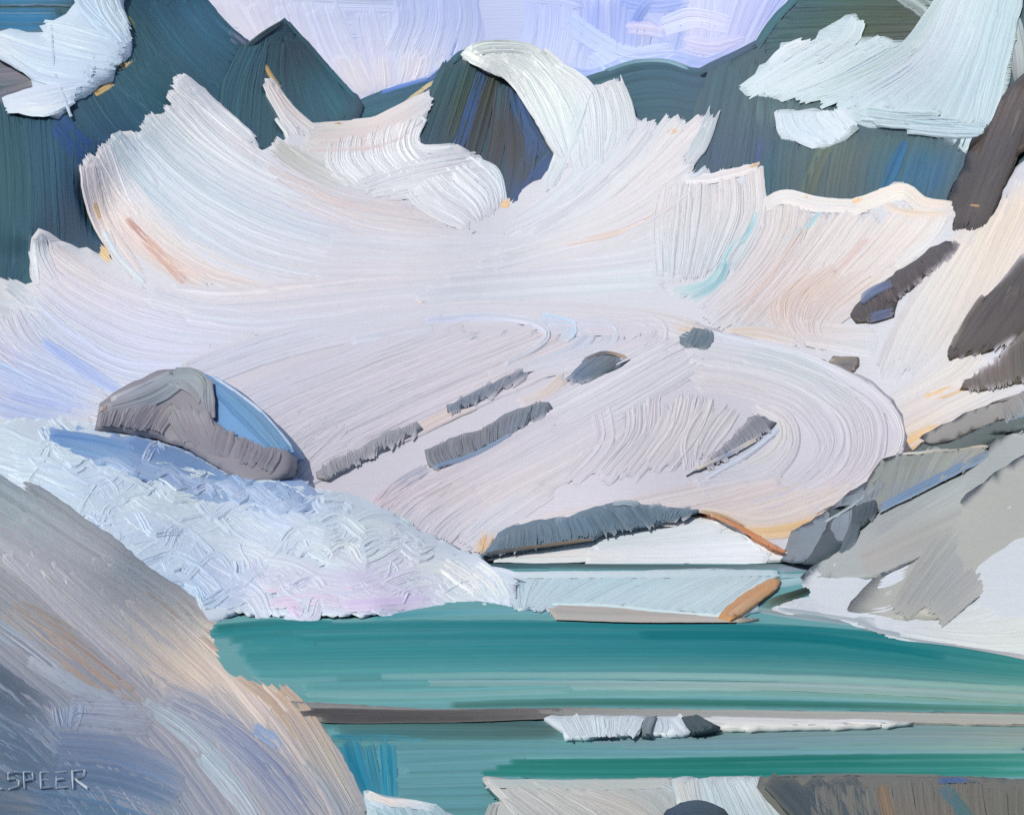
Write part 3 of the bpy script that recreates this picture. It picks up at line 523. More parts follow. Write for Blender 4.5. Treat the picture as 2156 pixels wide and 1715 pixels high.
# ------------------------------------------------------------------ big boulder, its shadow painted blue, and the avalanche rubble
f = Form('boulder', M_ROCK, BOUL, '200,905 203,882 210,850 250,818 330,778 365,775 415,778 432,795 440,835 447,872 446,884 490,912 540,945 600,944 613,960 612,1000 590,1012 512,1016 490,1002 400,948 330,922 240,908', '7b7a84', step=16, off=.004, thick=6, bulge=1.6, edge=14, gain=1.2, rough=1.5)
f.fan('222,850 300,815 370,782', '225,872 320,850 400,800', 3, 24, 'a3a3ac 8d93a0 85909a/8f8f98 7c8594 86909a', jit=3, var=.09, soft=.5, rag=.15)
f.fan('340,800 390,815 425,850', '375,780 425,785 442,830', 3, 30, '7c8a96 88929a 8e9498/7f8a94 8a949a 8c9296', jit=3, var=.09, soft=.5, rag=.15)
f.fan('425,800 420,840 432,880', '440,800 446,845 446,880', 2, 20, '8c949a 88909a 7e8592', jit=3, var=.06)
f.fan('216,864 214,880 212,896', '380,850 355,880 338,908', 7, 30, '8a858e 827e88 7c7c88/85838a 7c7982 7a7886', jit=3, var=.09, soft=.5, rag=.15)
f.fan('350,850 365,890 390,928', '430,865 448,895 462,945', 4, 34, '8a8c92 7d7b84 767480/8a8b94 7c7882 74727c', jit=3, var=.09, soft=.5, rag=.15)
f.fan('444,890 436,920 432,948', '590,950 588,970 570,994', 8, 28, '7c7880 74707a 70707e/7a7884 6e6e7c 6a6c7a', jit=3, var=.09, soft=.5, rag=.15)
f.S('208,862 225,855', 12, 'b8a090')
f.done('big dark grey angular boulder on the rubble at the left', 'boulder')
f = Form('shade_wedge', M_SNOW, BOUL, '430,788 470,800 530,850 588,908 614,942 618,956 600,962 545,955 470,925 425,880', '6c98c8', step=20, off=-.012, thick=15, bulge=1.5, edge=25)  # the boulder's cast shadow on its right, put into the blue colour
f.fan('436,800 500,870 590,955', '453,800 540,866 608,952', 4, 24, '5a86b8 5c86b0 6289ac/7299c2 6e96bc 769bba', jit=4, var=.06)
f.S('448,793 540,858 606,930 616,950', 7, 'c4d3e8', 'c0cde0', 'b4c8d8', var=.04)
f.done('wedge of cast shadow painted blue against the right side of the big boulder', 'painted shadow')
f = Form('snow_rubble', M_RUBBLE, DEB, '-420,880 0,888 60,878 200,893 330,910 460,985 620,1005 650,1022 720,1038 820,1055 850,1100 900,1120 960,1150 1010,1165 1020,1195 1060,1200 1085,1225 1090,1258 1075,1280 1040,1285 960,1280 800,1296 600,1298 490,1290 430,1325 350,1320 -420,1010', 'c2d0f2', step=10, off=0, thick=20, bulge=1.5, edge=20, rough=3, lumps=.9, gain=(1.2, 1.19, 1.31))
r = np.random.default_rng(3)
anch = [((60, 930), 'c4d4f6'), ((220, 1000), 'c0d4f6'), ((420, 1060), 'c8d8f4'), ((650, 1060), 'b2c8e8'), ((200, 1100), 'b2c4f4'), ((380, 1180), 'bacdf6'), ((560, 1120), 'c3d2f4'), ((800, 1090), 'c3d6f4'),
        ((700, 1180), 'ccd7f4'), ((950, 1200), 'd2dcf2'), ((1040, 1250), 'cedbee'), ((600, 1260), 'cecce8'), ((800, 1280), 'cdc4ea'), ((450, 1260), 'aec8e8'), ((900, 1260), 'cdc8ea')]
ap = np.array([q[0] for q in anch], float); ac = np.array([lin(q[1]) for q in anch])
def rub(x, y):
    wt = 1 / (((ap - (x, y)) ** 2).sum(1) + 400) ** 1.4; return (wt[:, None] * ac).sum(0) / wt.sum()
for i in range(300):
    u = i / 190 if i < 190 else (i - 190) / 110; y = 890 + 420 * u ** .9 + r.normal() * 14; x = r.uniform(-60, 1075)
    if seg_dist(np.array([[x, y]]), f.poly)[0] < 12: continue
    big = i < 190; L = r.uniform(120, 260) if big else r.uniform(50, 120); an = r.normal() * .28 + .12; b = r.normal() * .5; q = np.linspace(-.5, .5, 5)
    dx, dy = math.cos(an), math.sin(an); wv = np.sin(q * 6.3 + r.uniform(0, 6)) * r.uniform(8, 26) + b * L * (q ** 2) * 1.5
    pts = np.c_[x + dx * q * L - dy * wv, y + (dy * q * L + dx * wv) * .8]
    if seg_dist(pts, f.poly).min() < -8: continue
    c0 = rub(x, y) * r.uniform(.93, 1.06); c1 = rub(*pts[-1]) * (1 + r.normal() * .05)
    f.stroke(pts, r.uniform(50, 88) if big else r.uniform(20, 40), np.array([c0, (c0 + c1) / 2 * r.uniform(.98, 1.04), c1]), var=.03, h=r.uniform(.9, 1.5) if big else r.uniform(1.5, 2.3), rag=.18, soft=.9)
f.S('600,1262 625,1285', 24, 'e3b9cc', 'dcc0d4', rag=.8).S('720,1240 745,1243', 10, 'e8b4c4', rag=.8).S('555,1245 600,1243', 10, 'e4cdc8').S('840,1090 870,1105', 20, 'c3e0ea', 'c8e2ec')
f.S('560,1270 660,1262 720,1270', 26, 'd9cbe2', 'd3c8e4').S('720,1275 820,1270 900,1262', 30, 'd4c6e4', 'd0c6e6')
f.S('1000,1195 1040,1225 1065,1262', 34, 'e4e9f0', 'dde3ec', h=2.4).S('930,1190 990,1230 1010,1250', 34, 'e2e7f0', 'dcdff0', h=2.4)
f.done(kind='stuff', label='heaped white and lavender avalanche snow in a lumpy mass running into the lake', category='snow rubble')
f = Form('ice_bank_or_shade_band', M_RUBBLE, DEB, '82,905 110,897 200,903 330,925 400,948 490,1002 520,1018 612,1000 645,1018 680,1042 692,1066 660,1085 600,1088 540,1075 500,1085 440,1050 400,1055 350,1020 300,1018 260,985 200,980 150,950 110,945', '86a2cc', step=14, off=.012, thick=10, bulge=1, edge=20, rough=4, lumps=.8, gain=1.1)  # raised band of snow coloured blue as the boulder's cast shadow
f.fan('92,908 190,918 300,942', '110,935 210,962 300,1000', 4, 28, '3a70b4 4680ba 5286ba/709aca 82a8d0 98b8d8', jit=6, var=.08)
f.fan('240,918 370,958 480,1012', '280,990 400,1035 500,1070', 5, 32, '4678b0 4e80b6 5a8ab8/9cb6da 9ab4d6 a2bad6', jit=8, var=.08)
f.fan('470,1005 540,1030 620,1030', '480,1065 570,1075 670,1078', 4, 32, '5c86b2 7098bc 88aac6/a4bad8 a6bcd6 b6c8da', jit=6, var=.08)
r2 = np.random.default_rng(11)
for i in range(34):
    q = r2.random(); x = 130 + 520 * q + r2.normal() * 12; y = 950 + 112 * q ** .8 + r2.normal() * 16; L = r2.uniform(40, 90); g = np.linspace(-.5, .5, 5)
    pts = np.c_[x + g * L, y + g * L * .25 + np.sin(g * 6 + r2.uniform(0, 6)) * r2.uniform(4, 12)]
    if seg_dist(pts, f.poly).min() < -4: continue
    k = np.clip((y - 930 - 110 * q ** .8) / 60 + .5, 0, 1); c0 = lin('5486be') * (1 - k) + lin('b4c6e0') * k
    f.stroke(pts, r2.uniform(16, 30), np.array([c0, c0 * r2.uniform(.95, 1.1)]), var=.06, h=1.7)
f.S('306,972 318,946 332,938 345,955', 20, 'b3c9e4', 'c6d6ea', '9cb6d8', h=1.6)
f.done('band of cast shadow painted deep blue along the foot of the big boulder', 'painted shadow')

# ------------------------------------------------------------------ far shore: ledge, snow bank, rust rib
f = Form('snow_bank', M_SNOW, BANK, '1025,1180 1040,1168 1130,1150 1250,1120 1400,1092 1510,1085 1545,1098 1605,1148 1665,1163 1700,1182 1400,1185 1200,1183', 'd6dde4', step=20, off=0, thick=12, rough=1)
f.fan('1040,1172 1160,1168 1260,1150', '1040,1179 1160,1180 1280,1178', 3, 12, 'd2d4d2 d8d6d4 dcd8d6/c6ced4 d6dade dcdde2', jit=2)
f.fan('1260,1140 1400,1112 1510,1092', '1230,1178 1450,1180 1660,1176', 6, 26, 'c9d6de d0dae2 d8e0e8/d8d9de d9dee6 dde4ec', jit=3, var=.025)
f.S('1500,1092 1550,1106 1610,1160', 18, 'e2e6ec', 'd9dfe6', h=1.5)
f.done('white snow bank on the far shore between dark ledge and waterline', 'snow bank')
rock('1008,1170 1030,1148 1045,1120 1065,1105 1180,1084 1292,1054 1330,1051 1352,1064 1370,1061 1468,1068 1482,1076 1392,1106 1272,1128 1250,1140 1122,1158 1030,1174', '5e7080', BANK, 'long slate blue rock ledge above the far waterline',
     [('1050,1125 1050,1140 1040,1165', '1340,1055 1370,1085 1385,1105', 15, 28, '7c848c 5c6c78 5a6068/5f7486 50687a 5a6a78/607684 4a6070 566a78'), ('1360,1064 1380,1080 1380,1100', '1475,1070 1460,1078 1440,1090', 5, 22, '5c7280 566c7a/66788a 6a7c88')],
     [('1015,1165 1130,1150 1250,1134', 8, '3f4a50', '6a5a4c', '7a6652'), ('1290,1058 1330,1058 1360,1080', 12, '98a6b0', '8898a4')], off=.01, bulge=1.5, edge=18, cat='rock ledge', gain=1.2, around='d2d2d8', name='rock_ledge')
rock('1470,1076 1500,1080 1560,1106 1610,1132 1662,1160 1652,1166 1605,1148 1545,1108 1498,1086', 'b07a58', BANK, 'thin rust orange rock rib slanting down the snow bank to the shore',
     [('1500,1082 1560,1108 1652,1160', '1490,1082 1548,1108 1625,1152', 2, 9, 'b4845e b87248 c28a68')], [('1470,1074 1520,1084 1570,1105', 8, '9a8a74', 'a08468')], off=.012, bulge=.2, edge=8, around='d6d2d0', cat='rock rib', name='rock_rib', step=8)

# ------------------------------------------------------------------ right bank: moraine, snow, rocks
f = Form('shore', M_SNOW, RB, '1636,1288 1648,1270 1690,1250 1728,1229 1770,1190 1800,1120 1850,1072 1990,990 2090,930 2156,880 2450,800 3000,760 3000,1468 2450,1442 2156,1386 2050,1372 1950,1350 1840,1328 1760,1304 1660,1294', 'd3dbe2', step=35, off=0, thick=12, rough=1.5)
f.fan('1930,1180 1800,1225 1650,1268', '2000,1240 1850,1300 1700,1288', 6, 34, 'dde4ec d3dde8 d2dae4/d8dfe6 d6dde6 d0d8e0', jit=6, var=.025)
f.fan('2170,1180 2060,1270 1830,1310', '2200,1370 2080,1365 1900,1335', 7, 44, 'dfe4e2 d8dfe2 d3d9e0/d6e0d8 dadfde d0d8dc', jit=8, var=.03)
f.fan('2210,1010 2300,1200 2380,1400', '2980,800 2980,1100 2980,1440', 9, 90, 'c8cfce d3dadb d6dcdc/b4bab8 c8cecd d3d9d9', jit=10, var=.03)
f.S('1640,1280 1700,1290 1800,1306 1850,1326 1960,1352 2170,1384', 12, '9fb0b8', 'a3b0b8', '92a2ac', '9a9ea8', 'b4b0b4', var=.08).S('1800,1302 1845,1312', 22, '8f9da6', 'b6c0c6', var=.08)
f.S('1900,1335 2010,1358 2170,1388', 10, '9a9a9e', 'a8a4a6', 'b8b4b0', var=.08)
f.done(kind='structure', label='white snow shore sloping into the lake at the right', category='shore')
def slab(name, outline, base, label, fans, singles=(), off=.008, cat='rock slab', bulge=.6, edge=20, mat=M_ROCK, surf=RB, step=26, var=.05, **k):
    f = Form(name, mat, surf, outline, base, step=step, off=off, thick=10, bulge=bulge, edge=edge, rough=1.2, **k)
    for q in fans: f.fan(*q[:5], jit=6, var=var)
    for q in singles: f.S(q[0], q[1], *q[2:], var=var)
    return f.done(label, cat)
slab('moraine_slab', '2320,800 2156,905 2090,945 2000,992 1900,1046 1850,1076 1800,1120 1770,1168 1722,1222 1745,1230 1800,1224 1860,1212 1930,1180 1990,1130 2100,1060 2320,900', 'a9b0b0',
     'smooth grey rubble slope, upper of two under the right hand rocks',
     [('2170,905 1980,1015 1820,1120', '2200,1020 2000,1120 1760,1225', 9, 48, 'a9b5b3 9fabac 9298a0/b2b8b6 a8afae a9a8a6/b4b4b0 aaaca8 b0aaa4')])
slab('moraine_slab', '2320,880 2156,985 2050,1060 1960,1150 1935,1180 1900,1230 1868,1275 1866,1296 1890,1304 1985,1302 2040,1270 2090,1240 2156,1185 2320,1080', 'b0b2ac',
     'pale grey rubble tongue lying lower, reaching into the shore snow',
     [('2170,960 2000,1100 1870,1290', '2200,1150 2080,1225 1980,1302', 8, 46, 'aeb4b0 a6acaa a9a69f/b4b7b0 a9acac 9aa3a8/babab2 b4b4b0 acaeb0')], off=.013, bulge=.2)
rock('1978,908 2005,888 2060,862 2156,822 2320,770 2320,850 2156,868 2055,915 2005,922', '8e8c88', RB, 'flat topped grey brown rock, highest in the chain above the moraine',
     [('1990,900 2000,910 2020,922', '2165,820 2175,840 2180,868', 11, 26, '94989c 9a9c9c 8e98a0/9c948c 90908e 7e8c96/948c86 868c90 74848e')], [('2050,916 2110,896 2170,868', 9, '6a7c8a', '7488a0')], off=.028, bulge=4, edge=22, around='a2a6aa', group='chain of rocks above the moraine')
rock('1922,972 1950,948 1988,914 2008,922 2056,914 2156,866 2320,850 2320,880 2156,896 2088,940 2040,956 1990,950', '55605e', RB, 'darkest green grey rock strip under the flat topped rock',
     [('1960,945 1962,955 1966,966', '2165,868 2160,885 2150,905', 10, 26, '4e5454 4c5252 545c5e/46524f 4e5a58 55635e/5e6c66 566660 5c6c66')], off=.02, bulge=2.5, edge=16, around='a2a6aa', group='chain of rocks above the moraine')
rock('1846,1062 1862,1010 1886,966 1900,952 1960,950 2040,938 2086,934 2082,950 2060,966 2000,1000 1930,1035 1862,1076', '828884', RB, 'broad olive grey slab rock with a blue streak along its lower edge',
     [('1890,958 1876,1010 1862,1068', '2080,938 2060,950 2030,975', 10, 32, '7a827f 848a86 7a8894/868c86 8c908a 7c8c9a/9a988c 92958e 8494a2')],
     [('1850,1070 1950,1020 2085,952', 20, '6c87a8', '627c9c', '6c84a0'), ('1900,955 1990,948 2080,938', 7, 'c9cac2', '9a9a90', 'c2b8a6')], off=.03, bulge=3.5, edge=18, around='a2a6aa', group='chain of rocks above the moraine')
rock('1786,1066 1826,1048 1850,1040 1852,1070 1846,1082 1812,1118 1792,1150 1770,1180 1740,1186 1780,1110', '3a474e', RB, 'blackish gap rock wedged between the slab and the lowest bluish rocks',
     [('1795,1070 1800,1090 1790,1110', '1846,1046 1846,1066 1836,1088', 4, 20, '36444c 2e3c46 3a464e/384a54 26343e 34444c'), ('1786,1110 1776,1140 1760,1178', '1810,1100 1800,1130 1780,1160', 3, 18, '46565e 4a5a64')], off=.026, bulge=2, edge=14, around='a2a6aa', group='chain of rocks above the moraine')
rock('1655,1172 1668,1150 1700,1112 1745,1090 1792,1058 1832,1022 1868,1000 1880,992 1862,1036 1838,1056 1800,1070 1792,1110 1776,1150 1760,1182 1700,1188', '76828e', RB, 'lowest bluish grey rocks stepping down to the end of the far water',
     [('1676,1150 1672,1166 1680,1184', '1790,1066 1790,1100 1770,1150', 8, 30, '828a96 767e8a 7c8290/7f8c98 6e7a86 747a86'), ('1800,1052 1796,1060 1796,1074', '1868,1002 1864,1020 1850,1046', 5, 26, '727d88 6e7a84/848a88 7a8288')],
     [('1716,1108 1790,1066 1850,1020', 8, 'aeb8be', '98a4ac', '7c848a')], off=.022, bulge=3, edge=18, around='a2a6aa', group='chain of rocks above the moraine')

# ------------------------------------------------------------------ lake, ice sheet, log
f = Form('lake', M_WATER, LAKE, '-700,1860 -700,1320 300,1262 900,1190 1010,1182 1800,1180 2700,1200 2700,1860', '6ea4aa', step=60, off=0, thick=.5, rough=0, ridge=.45, drop=1)
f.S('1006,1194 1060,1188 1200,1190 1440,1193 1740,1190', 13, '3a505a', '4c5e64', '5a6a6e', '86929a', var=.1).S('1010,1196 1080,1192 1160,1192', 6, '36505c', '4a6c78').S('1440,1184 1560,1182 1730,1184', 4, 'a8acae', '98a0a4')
f.S('1640,1200 1690,1195 1740,1205', 14, '8e9cac', '7c8a9c', var=.08).S('1620,1230 1680,1222 1725,1215', 20, 'a6c6d2', 'a8c4d0').S('1640,1212 1700,1210 1730,1206', 12, 'a3bfca', '8fa9b8')
f.fan('1722,1222 1690,1240 1630,1256 1592,1276', '1735,1232 1700,1250 1660,1266 1640,1288', 3, 14, '2c3c46 36444a 4c584c 6c7870/28383e 344240 46524a 78867e', jit=3, var=.14, soft=.6)
f.S('1590,1282 1640,1290 1700,1298 1800,1312', 14, '8ea0a4', '98a8ae', '8c9ca4', var=.08)
f.S('780,1297 930,1289 1150,1286 1170,1300', 16, '4d9aa6', '6caab8', '7aaebc')
f.fan('400,1318 900,1304 1400,1310 1800,1322 2300,1402', '520,1390 900,1385 1400,1380 1800,1392 2300,1440', 7, 22, '2f8288 2b7e88 1f7682 1c7880 3d8a84/44949a 42929a 33868f 2b8088 549a92', jit=5, var=.06)
f.fan('500,1385 900,1380 1400,1378 1800,1388 2300,1440', '600,1480 900,1478 1400,1462 1800,1470 2300,1492', 9, 22, '44949a 42929a 33868f 2b8088 549a92/70a8aa 72acac 7eb0ae 84aeaa 88b0a6', jit=5, var=.08)
f.fan('440,1324 480,1322 560,1316', '500,1372 580,1362 700,1360', 6, 15, '2c7c80 34868c 2f828a/44949a 3f9098 44949a', jit=5, var=.08)
f.S('448,1322 560,1314 700,1313', 22, '2a7478', '2e7e84', '34868c', var=.1)
f.S('1350,1338 1650,1340 1850,1362 1990,1384', 24, '20767f', '1a747c', '1f7a80', var=.06)
f.S('1200,1446 1700,1446 2000,1460 2300,1476', 20, '8cb2b2', 'a4bab4', '9cb8b0', var=.07).S('900,1438 1300,1440 1800,1453 2300,1484', 16, '86b2b4', '9cbab8', '94b8ae', var=.07)
f.S('800,1425 1200,1422 1700,1430 2300,1460', 18, '72a8ac', '8ab4b4', '8ab2a8', var=.07).S('640,1462 900,1464 1200,1455', 16, '7cacae', '80b0b0', var=.07)
f.fan('950,1478 1200,1470 1600,1474 2300,1494', '950,1490 1200,1487 1600,1488 2300,1500', 2, 13, '5c8c8a 3f8079 3c807a 6ea294/4a7c78 3c7670 447e78 78aa9a', jit=2, var=.08)
f.fan('640,1520 1000,1520 1240,1545 1800,1545 2300,1540', '640,1600 1000,1590 1240,1590 1800,1592 2300,1590', 5, 24, '4e8488 5e9094 74989c 7a9aa0 98aca2/5f949c 64989e 6aa0a6 70a0a4 8caea2', jit=4, var=.08)
f.fan('690,1514 950,1514 1195,1526', '720,1545 950,1550 1190,1548', 3, 22, '4a6e70 4a6a6c 4e6668/4c7e84 4e7678 54706e', jit=4, var=.1, soft=.6)
f.fan('1280,1547 1600,1542 1900,1530 2300,1540', '1200,1578 1600,1572 1900,1566 2300,1572', 3, 18, '80989f 7a949e 82999c 9aa29a/729aa4 759aa2 7c9c9e 96aaa0', jit=3, var=.08)
f.fan('820,1600 1000,1590 1100,1585', '830,1715 1000,1715 1200,1715', 7, 28, '649aa4 669ca4 689ca2/62969e 6098a0 60969e', jit=5, var=.08)
f.fan('1080,1602 1400,1600 1800,1592 2300,1588', '1000,1632 1400,1634 1800,1632 2300,1630', 3, 19, '2a8478 1a7a6e 20776e 44988a/2b857f 1c7d76 20807a 4aa08e', jit=4, var=.06, soft=.7)
f.fan('700,1550 730,1620 790,1720', '830,1560 830,1620 825,1720', 6, 28, '2c7c98 237494 2a7896/3c96b0 3090ac 4298ac', jit=5, var=.12)
f.S('700,1550 830,1552 900,1560', 12, '30809a', '5796a6').S('682,1548 700,1580 716,1612', 18, '2e4244', '24565c', '2c5a60', var=.1).S('640,1790 1500,1780 2300,1780', 60, '5c949a')
f.done(kind='structure', label='turquoise glacial lake in front of the snow', category='lake')
f = Form('ice_sheet', M_SNOW, SHELF, '1075,1204 1160,1201 1300,1202 1400,1199 1440,1197 1520,1197 1640,1199 1635,1215 1608,1240 1590,1262 1600,1284 1560,1300 1400,1290 1250,1282 1150,1276 1090,1284', 'b6cfd8', step=22, off=0, thick=.3, rough=1.5, ridge=.7, drop=1, gain=1.12)
f.fan('1090,1212 1085,1245 1092,1280', '1260,1214 1205,1245 1150,1278', 6, 30, 'bcd4de bcd3de bdd2dc/b4cfda b0ccd6 b6ced8', jit=3, var=.05, rag=.1)
f.fan('1300,1216 1240,1238 1170,1275', '1560,1214 1480,1248 1400,1290', 8, 30, 'a9c9d4 b0cdd6 b6d0d8/b0c6cc c0d6dc bcd3da', jit=3, var=.05, rag=.1)
f.fan('1540,1214 1470,1245 1390,1285', '1638,1212 1590,1250 1540,1294', 5, 28, 'b4cacc bdd4da bfd4da/bcd0da c4d8e0 c0d6dc', jit=3, var=.05, rag=.1)
f.S('1072,1209 1200,1209 1400,1208 1640,1205', 17, 'd2dfe6', 'cadbe2', 'bed2d8', 'b8ced6').S('1160,1272 1280,1276 1400,1288 1530,1298', 7, 'c8dde4', 'c6dbe0', 'd2dee2', h=1.6)
f.done('pale blue sheet of lake ice beyond the turquoise water', 'ice sheet')
f = Form('sand_bar', M_ROCK, Level(.2), '1145,1266 1172,1264 1250,1268 1400,1280 1530,1296 1600,1300 1580,1306 1400,1305 1250,1303 1168,1300', 'b4ada4', step=18, off=0, thick=.3, rough=1, ridge=.5, drop=1)
f.fan('1150,1268 1280,1278 1420,1290', '1172,1298 1350,1302 1560,1303', 3, 13, 'b3aba4 b6aea6 b3b3ac/a9aca8 b0aba4 b8b0aa', jit=3, var=.05)
f.done('low beige sand bar along the edge of the pale ice sheet', 'sand bar')
f = Form('log', M_WOOD, Level(.4), '1512,1297 1520,1286 1560,1252 1610,1222 1634,1215 1645,1220 1640,1232 1600,1264 1560,1292 1540,1302', 'b4885c', step=8, off=.004, thick=.4, bulge=.3, edge=12, rough=.8, ridge=.8, drop=1, gain=1.2)
f.fan('1636,1220 1580,1252 1522,1294', '1640,1230 1590,1268 1545,1298', 2, 15, 'b47c48 b88452 b8a080/b98a58 b29270 baa68c', jit=2, var=.1)
f.done('orange brown driftwood log lying on the edge of the ice sheet', 'log')

# ------------------------------------------------------------------ gravel bar and snow in the lake
LB = Level(.1)
f = Form('gravel_bar', M_ROCK, LB, '600,1474 719,1480 900,1491 1060,1491 1180,1487 1440,1492 1800,1496 2300,1500 2300,1528 1900,1520 1600,1512 1440,1508 1160,1507 1000,1514 880,1516 720,1514 640,1520', '8e8e88', step=22, off=0, thick=.2, rough=1, ridge=.6, drop=1)
f.fan('625,1486 900,1496 1180,1492', '635,1516 880,1514 1190,1504', 3, 17, '2c2420 38302a 524c46/322c28 40403a 6c6c66', jit=2, var=.14, soft=.45)
f.fan('1120,1493 1500,1497 1800,1501 2300,1508', '1140,1504 1500,1507 1800,1514 2300,1524', 3, 14, '86867f a0a49e acb0a8 a8b0a6/8c8e8c a8aaa6 b4b4ae b6baae', jit=2, var=.07, soft=.5)
f.done('long dark gravel bar crossing the lake', 'gravel bar')
def floe(outline, base, label, fans, singles=(), name='ice_floe', z=.14, off=.012, mat=M_SNOW, cat='ice floe', th=.25, var=.05, bulge=.1, edge=12, group=None, gain=1.08):
    f = Form(name, mat, Level(z), outline, base, step=14, off=off, thick=th, rough=1, ridge=.8, drop=1, bulge=bulge, edge=edge, gain=gain)
    for q in fans: f.fan(*q[:5], jit=3, var=var, rag=.12, soft=.7)
    for q in singles: f.S(q[0], q[1], *q[2:], var=var)
    return f.done(label, cat, group=group)
floe('1146,1508 1162,1505 1300,1504 1366,1506 1360,1520 1345,1542 1280,1546 1190,1552 1186,1536 1164,1522', 'c9d6de', 'largest streaky white ice floe at the left end of the row behind the gravel bar',
     [('1165,1506 1175,1520 1200,1550', '1352,1507 1345,1525 1330,1545', 7, 28, 'c0ced6 c6d4dc c8d6de/d3e0e8 ccd9e2 c4d2da')], group='ice floes by the gravel bar')
floe('1374,1508 1430,1506 1442,1514 1470,1538 1440,1543 1360,1543 1362,1534', 'ccd8e2', 'small white ice floe between the two dark rocks by the gravel bar',
     [('1380,1510 1385,1525 1375,1542', '1428,1508 1450,1530 1462,1540', 4, 22, 'bccad6 c4d2dc/dbe5ee d2dee8')], group='ice floes by the gravel bar')
floe('1466,1508 1560,1512 1700,1514 1810,1512 1925,1519 1870,1524 1760,1528 1640,1531 1540,1533 1518,1532', 'cdd0d0', 'long thin cream ice floe at the right end of the row by the gravel bar',
     [('1480,1512 1560,1520 1660,1526', '1500,1510 1700,1514 1900,1519', 3, 9, 'c0c6c8 cfd0d0 d6d2d2/c8ccd0 cccfd0 d3d2d2')], [('1700,1522 1800,1516 1880,1518', 7, 'd8d9dc', 'd0d6da')], group='ice floes by the gravel bar')
floe('1352,1540 1364,1508 1384,1506 1378,1522 1370,1542', '6a767e', 'thin grey rock standing between the two streaky ice floes',
     [('1368,1508 1362,1525 1356,1540', '1380,1508 1374,1525 1366,1541', 2, 12, '76828a 5c6870/8a969c 707c84')], name='rock', mat=M_ROCK, cat='rock', z=.2, off=.02, var=.1)
floe('1434,1508 1468,1506 1490,1515 1517,1531 1482,1536 1458,1538 1444,1524', '33474c', 'low blackish green rock among the ice floes',
     [('1440,1509 1450,1522 1462,1537', '1470,1508 1490,1518 1510,1531', 4, 16, '2e4046 36484c/30484c 3c5254')], name='rock', mat=M_ROCK, cat='rock', z=.2, off=.02, var=.12)

# ------------------------------------------------------------------ near pieces along the bottom
floe('764,1664 774,1661 800,1672 850,1679 884,1690 912,1694 950,1712 990,1735 990,1790 780,1790 772,1700', 'b4ccd4', 'small pale blue ice block with a cream crest beside the foreground slope',
     [('785,1690 800,1720 790,1770', '910,1694 940,1720 960,1770', 5, 36, 'a3c4d0 9cc0cc/9ab6c0 8fb2bc')],
     [('770,1668 810,1686 860,1690 915,1700', 22, 'ece6de', 'e6dcd0', 'dfe2e2', 'd2dfe6'), ('776,1690 800,1700 830,1712', 22, 'c6dae6', 'b8d2e0')], name='ice_block', cat='ice block', z=.5)
floe('1016,1636 1024,1632 1046,1634 1092,1641 1300,1638 1416,1635 1430,1660 1440,1690 1400,1705 1390,1800 1010,1800 1030,1735 1036,1690 1060,1682', 'b9bdba', 'broad cream grey ice bank in the foreground water',
     [('1034,1656 1100,1706 1170,1780', '1200,1660 1300,1710 1380,1790', 8, 46, 'bcbfba b6b9b6 a8b2b4/bfc0bb bcbcb6 b4b2aa'), ('1160,1660 1280,1696 1380,1760', '1404,1656 1420,1660 1430,1690', 5, 40, 'bdbcb6 bcb4a8 b6b4ac/b0babb a6b4b8 a8b4b6')],
     [('1022,1638 1056,1672 1090,1710', 18, 'cbc9c4', 'c0c4c2'), ('1040,1690 1032,1720 1030,1780', 26, 'a0a8a6', 'b0b2ac'), ('1022,1648 1250,1651 1420,1648', 24, 'b4bebb', 'b0bab6', 'b6bcb6')], name='ice_bank_or_shade_band', cat='ice bank', z=.35)
floe('1414,1637 1440,1633 1470,1634 1600,1632 1628,1660 1660,1700 1720,1800 1540,1800 1510,1700 1470,1690 1428,1692', 'c0ccd0', 'bright streaky white ice block between the cream ice bank and the dark rock slope',
     [('1420,1640 1430,1670 1440,1700', '1470,1636 1475,1670 1480,1700', 3, 22, 'd6d0c6 cbccc6/c9d3d6 c4d0d6'), ('1470,1636 1490,1700 1530,1790', '1605,1640 1640,1690 1700,1790', 7, 30, 'c3d4da b6cad2 b8ccd2/d2dde2 c0d0d8 bccdd4')], name='ice_block', cat='ice block', z=.55, off=.016)
floe('1385,1800 1396,1716 1404,1703 1432,1689 1468,1683 1500,1688 1524,1701 1545,1725 1570,1800', '1a3040', 'dark navy dome shaped rock at the bottom of the picture',
     [('1404,1712 1440,1692 1480,1688 1520,1706', '1400,1790 1440,1770 1500,1770 1560,1790', 5, 24, '22405a 2c4a5e 2a4456 34505e/142a3c 183044 182e40 18303e')], name='rock', mat=M_ROCK, cat='rock', z=.8, off=.03, var=.12, bulge=.6, edge=40, th=1)
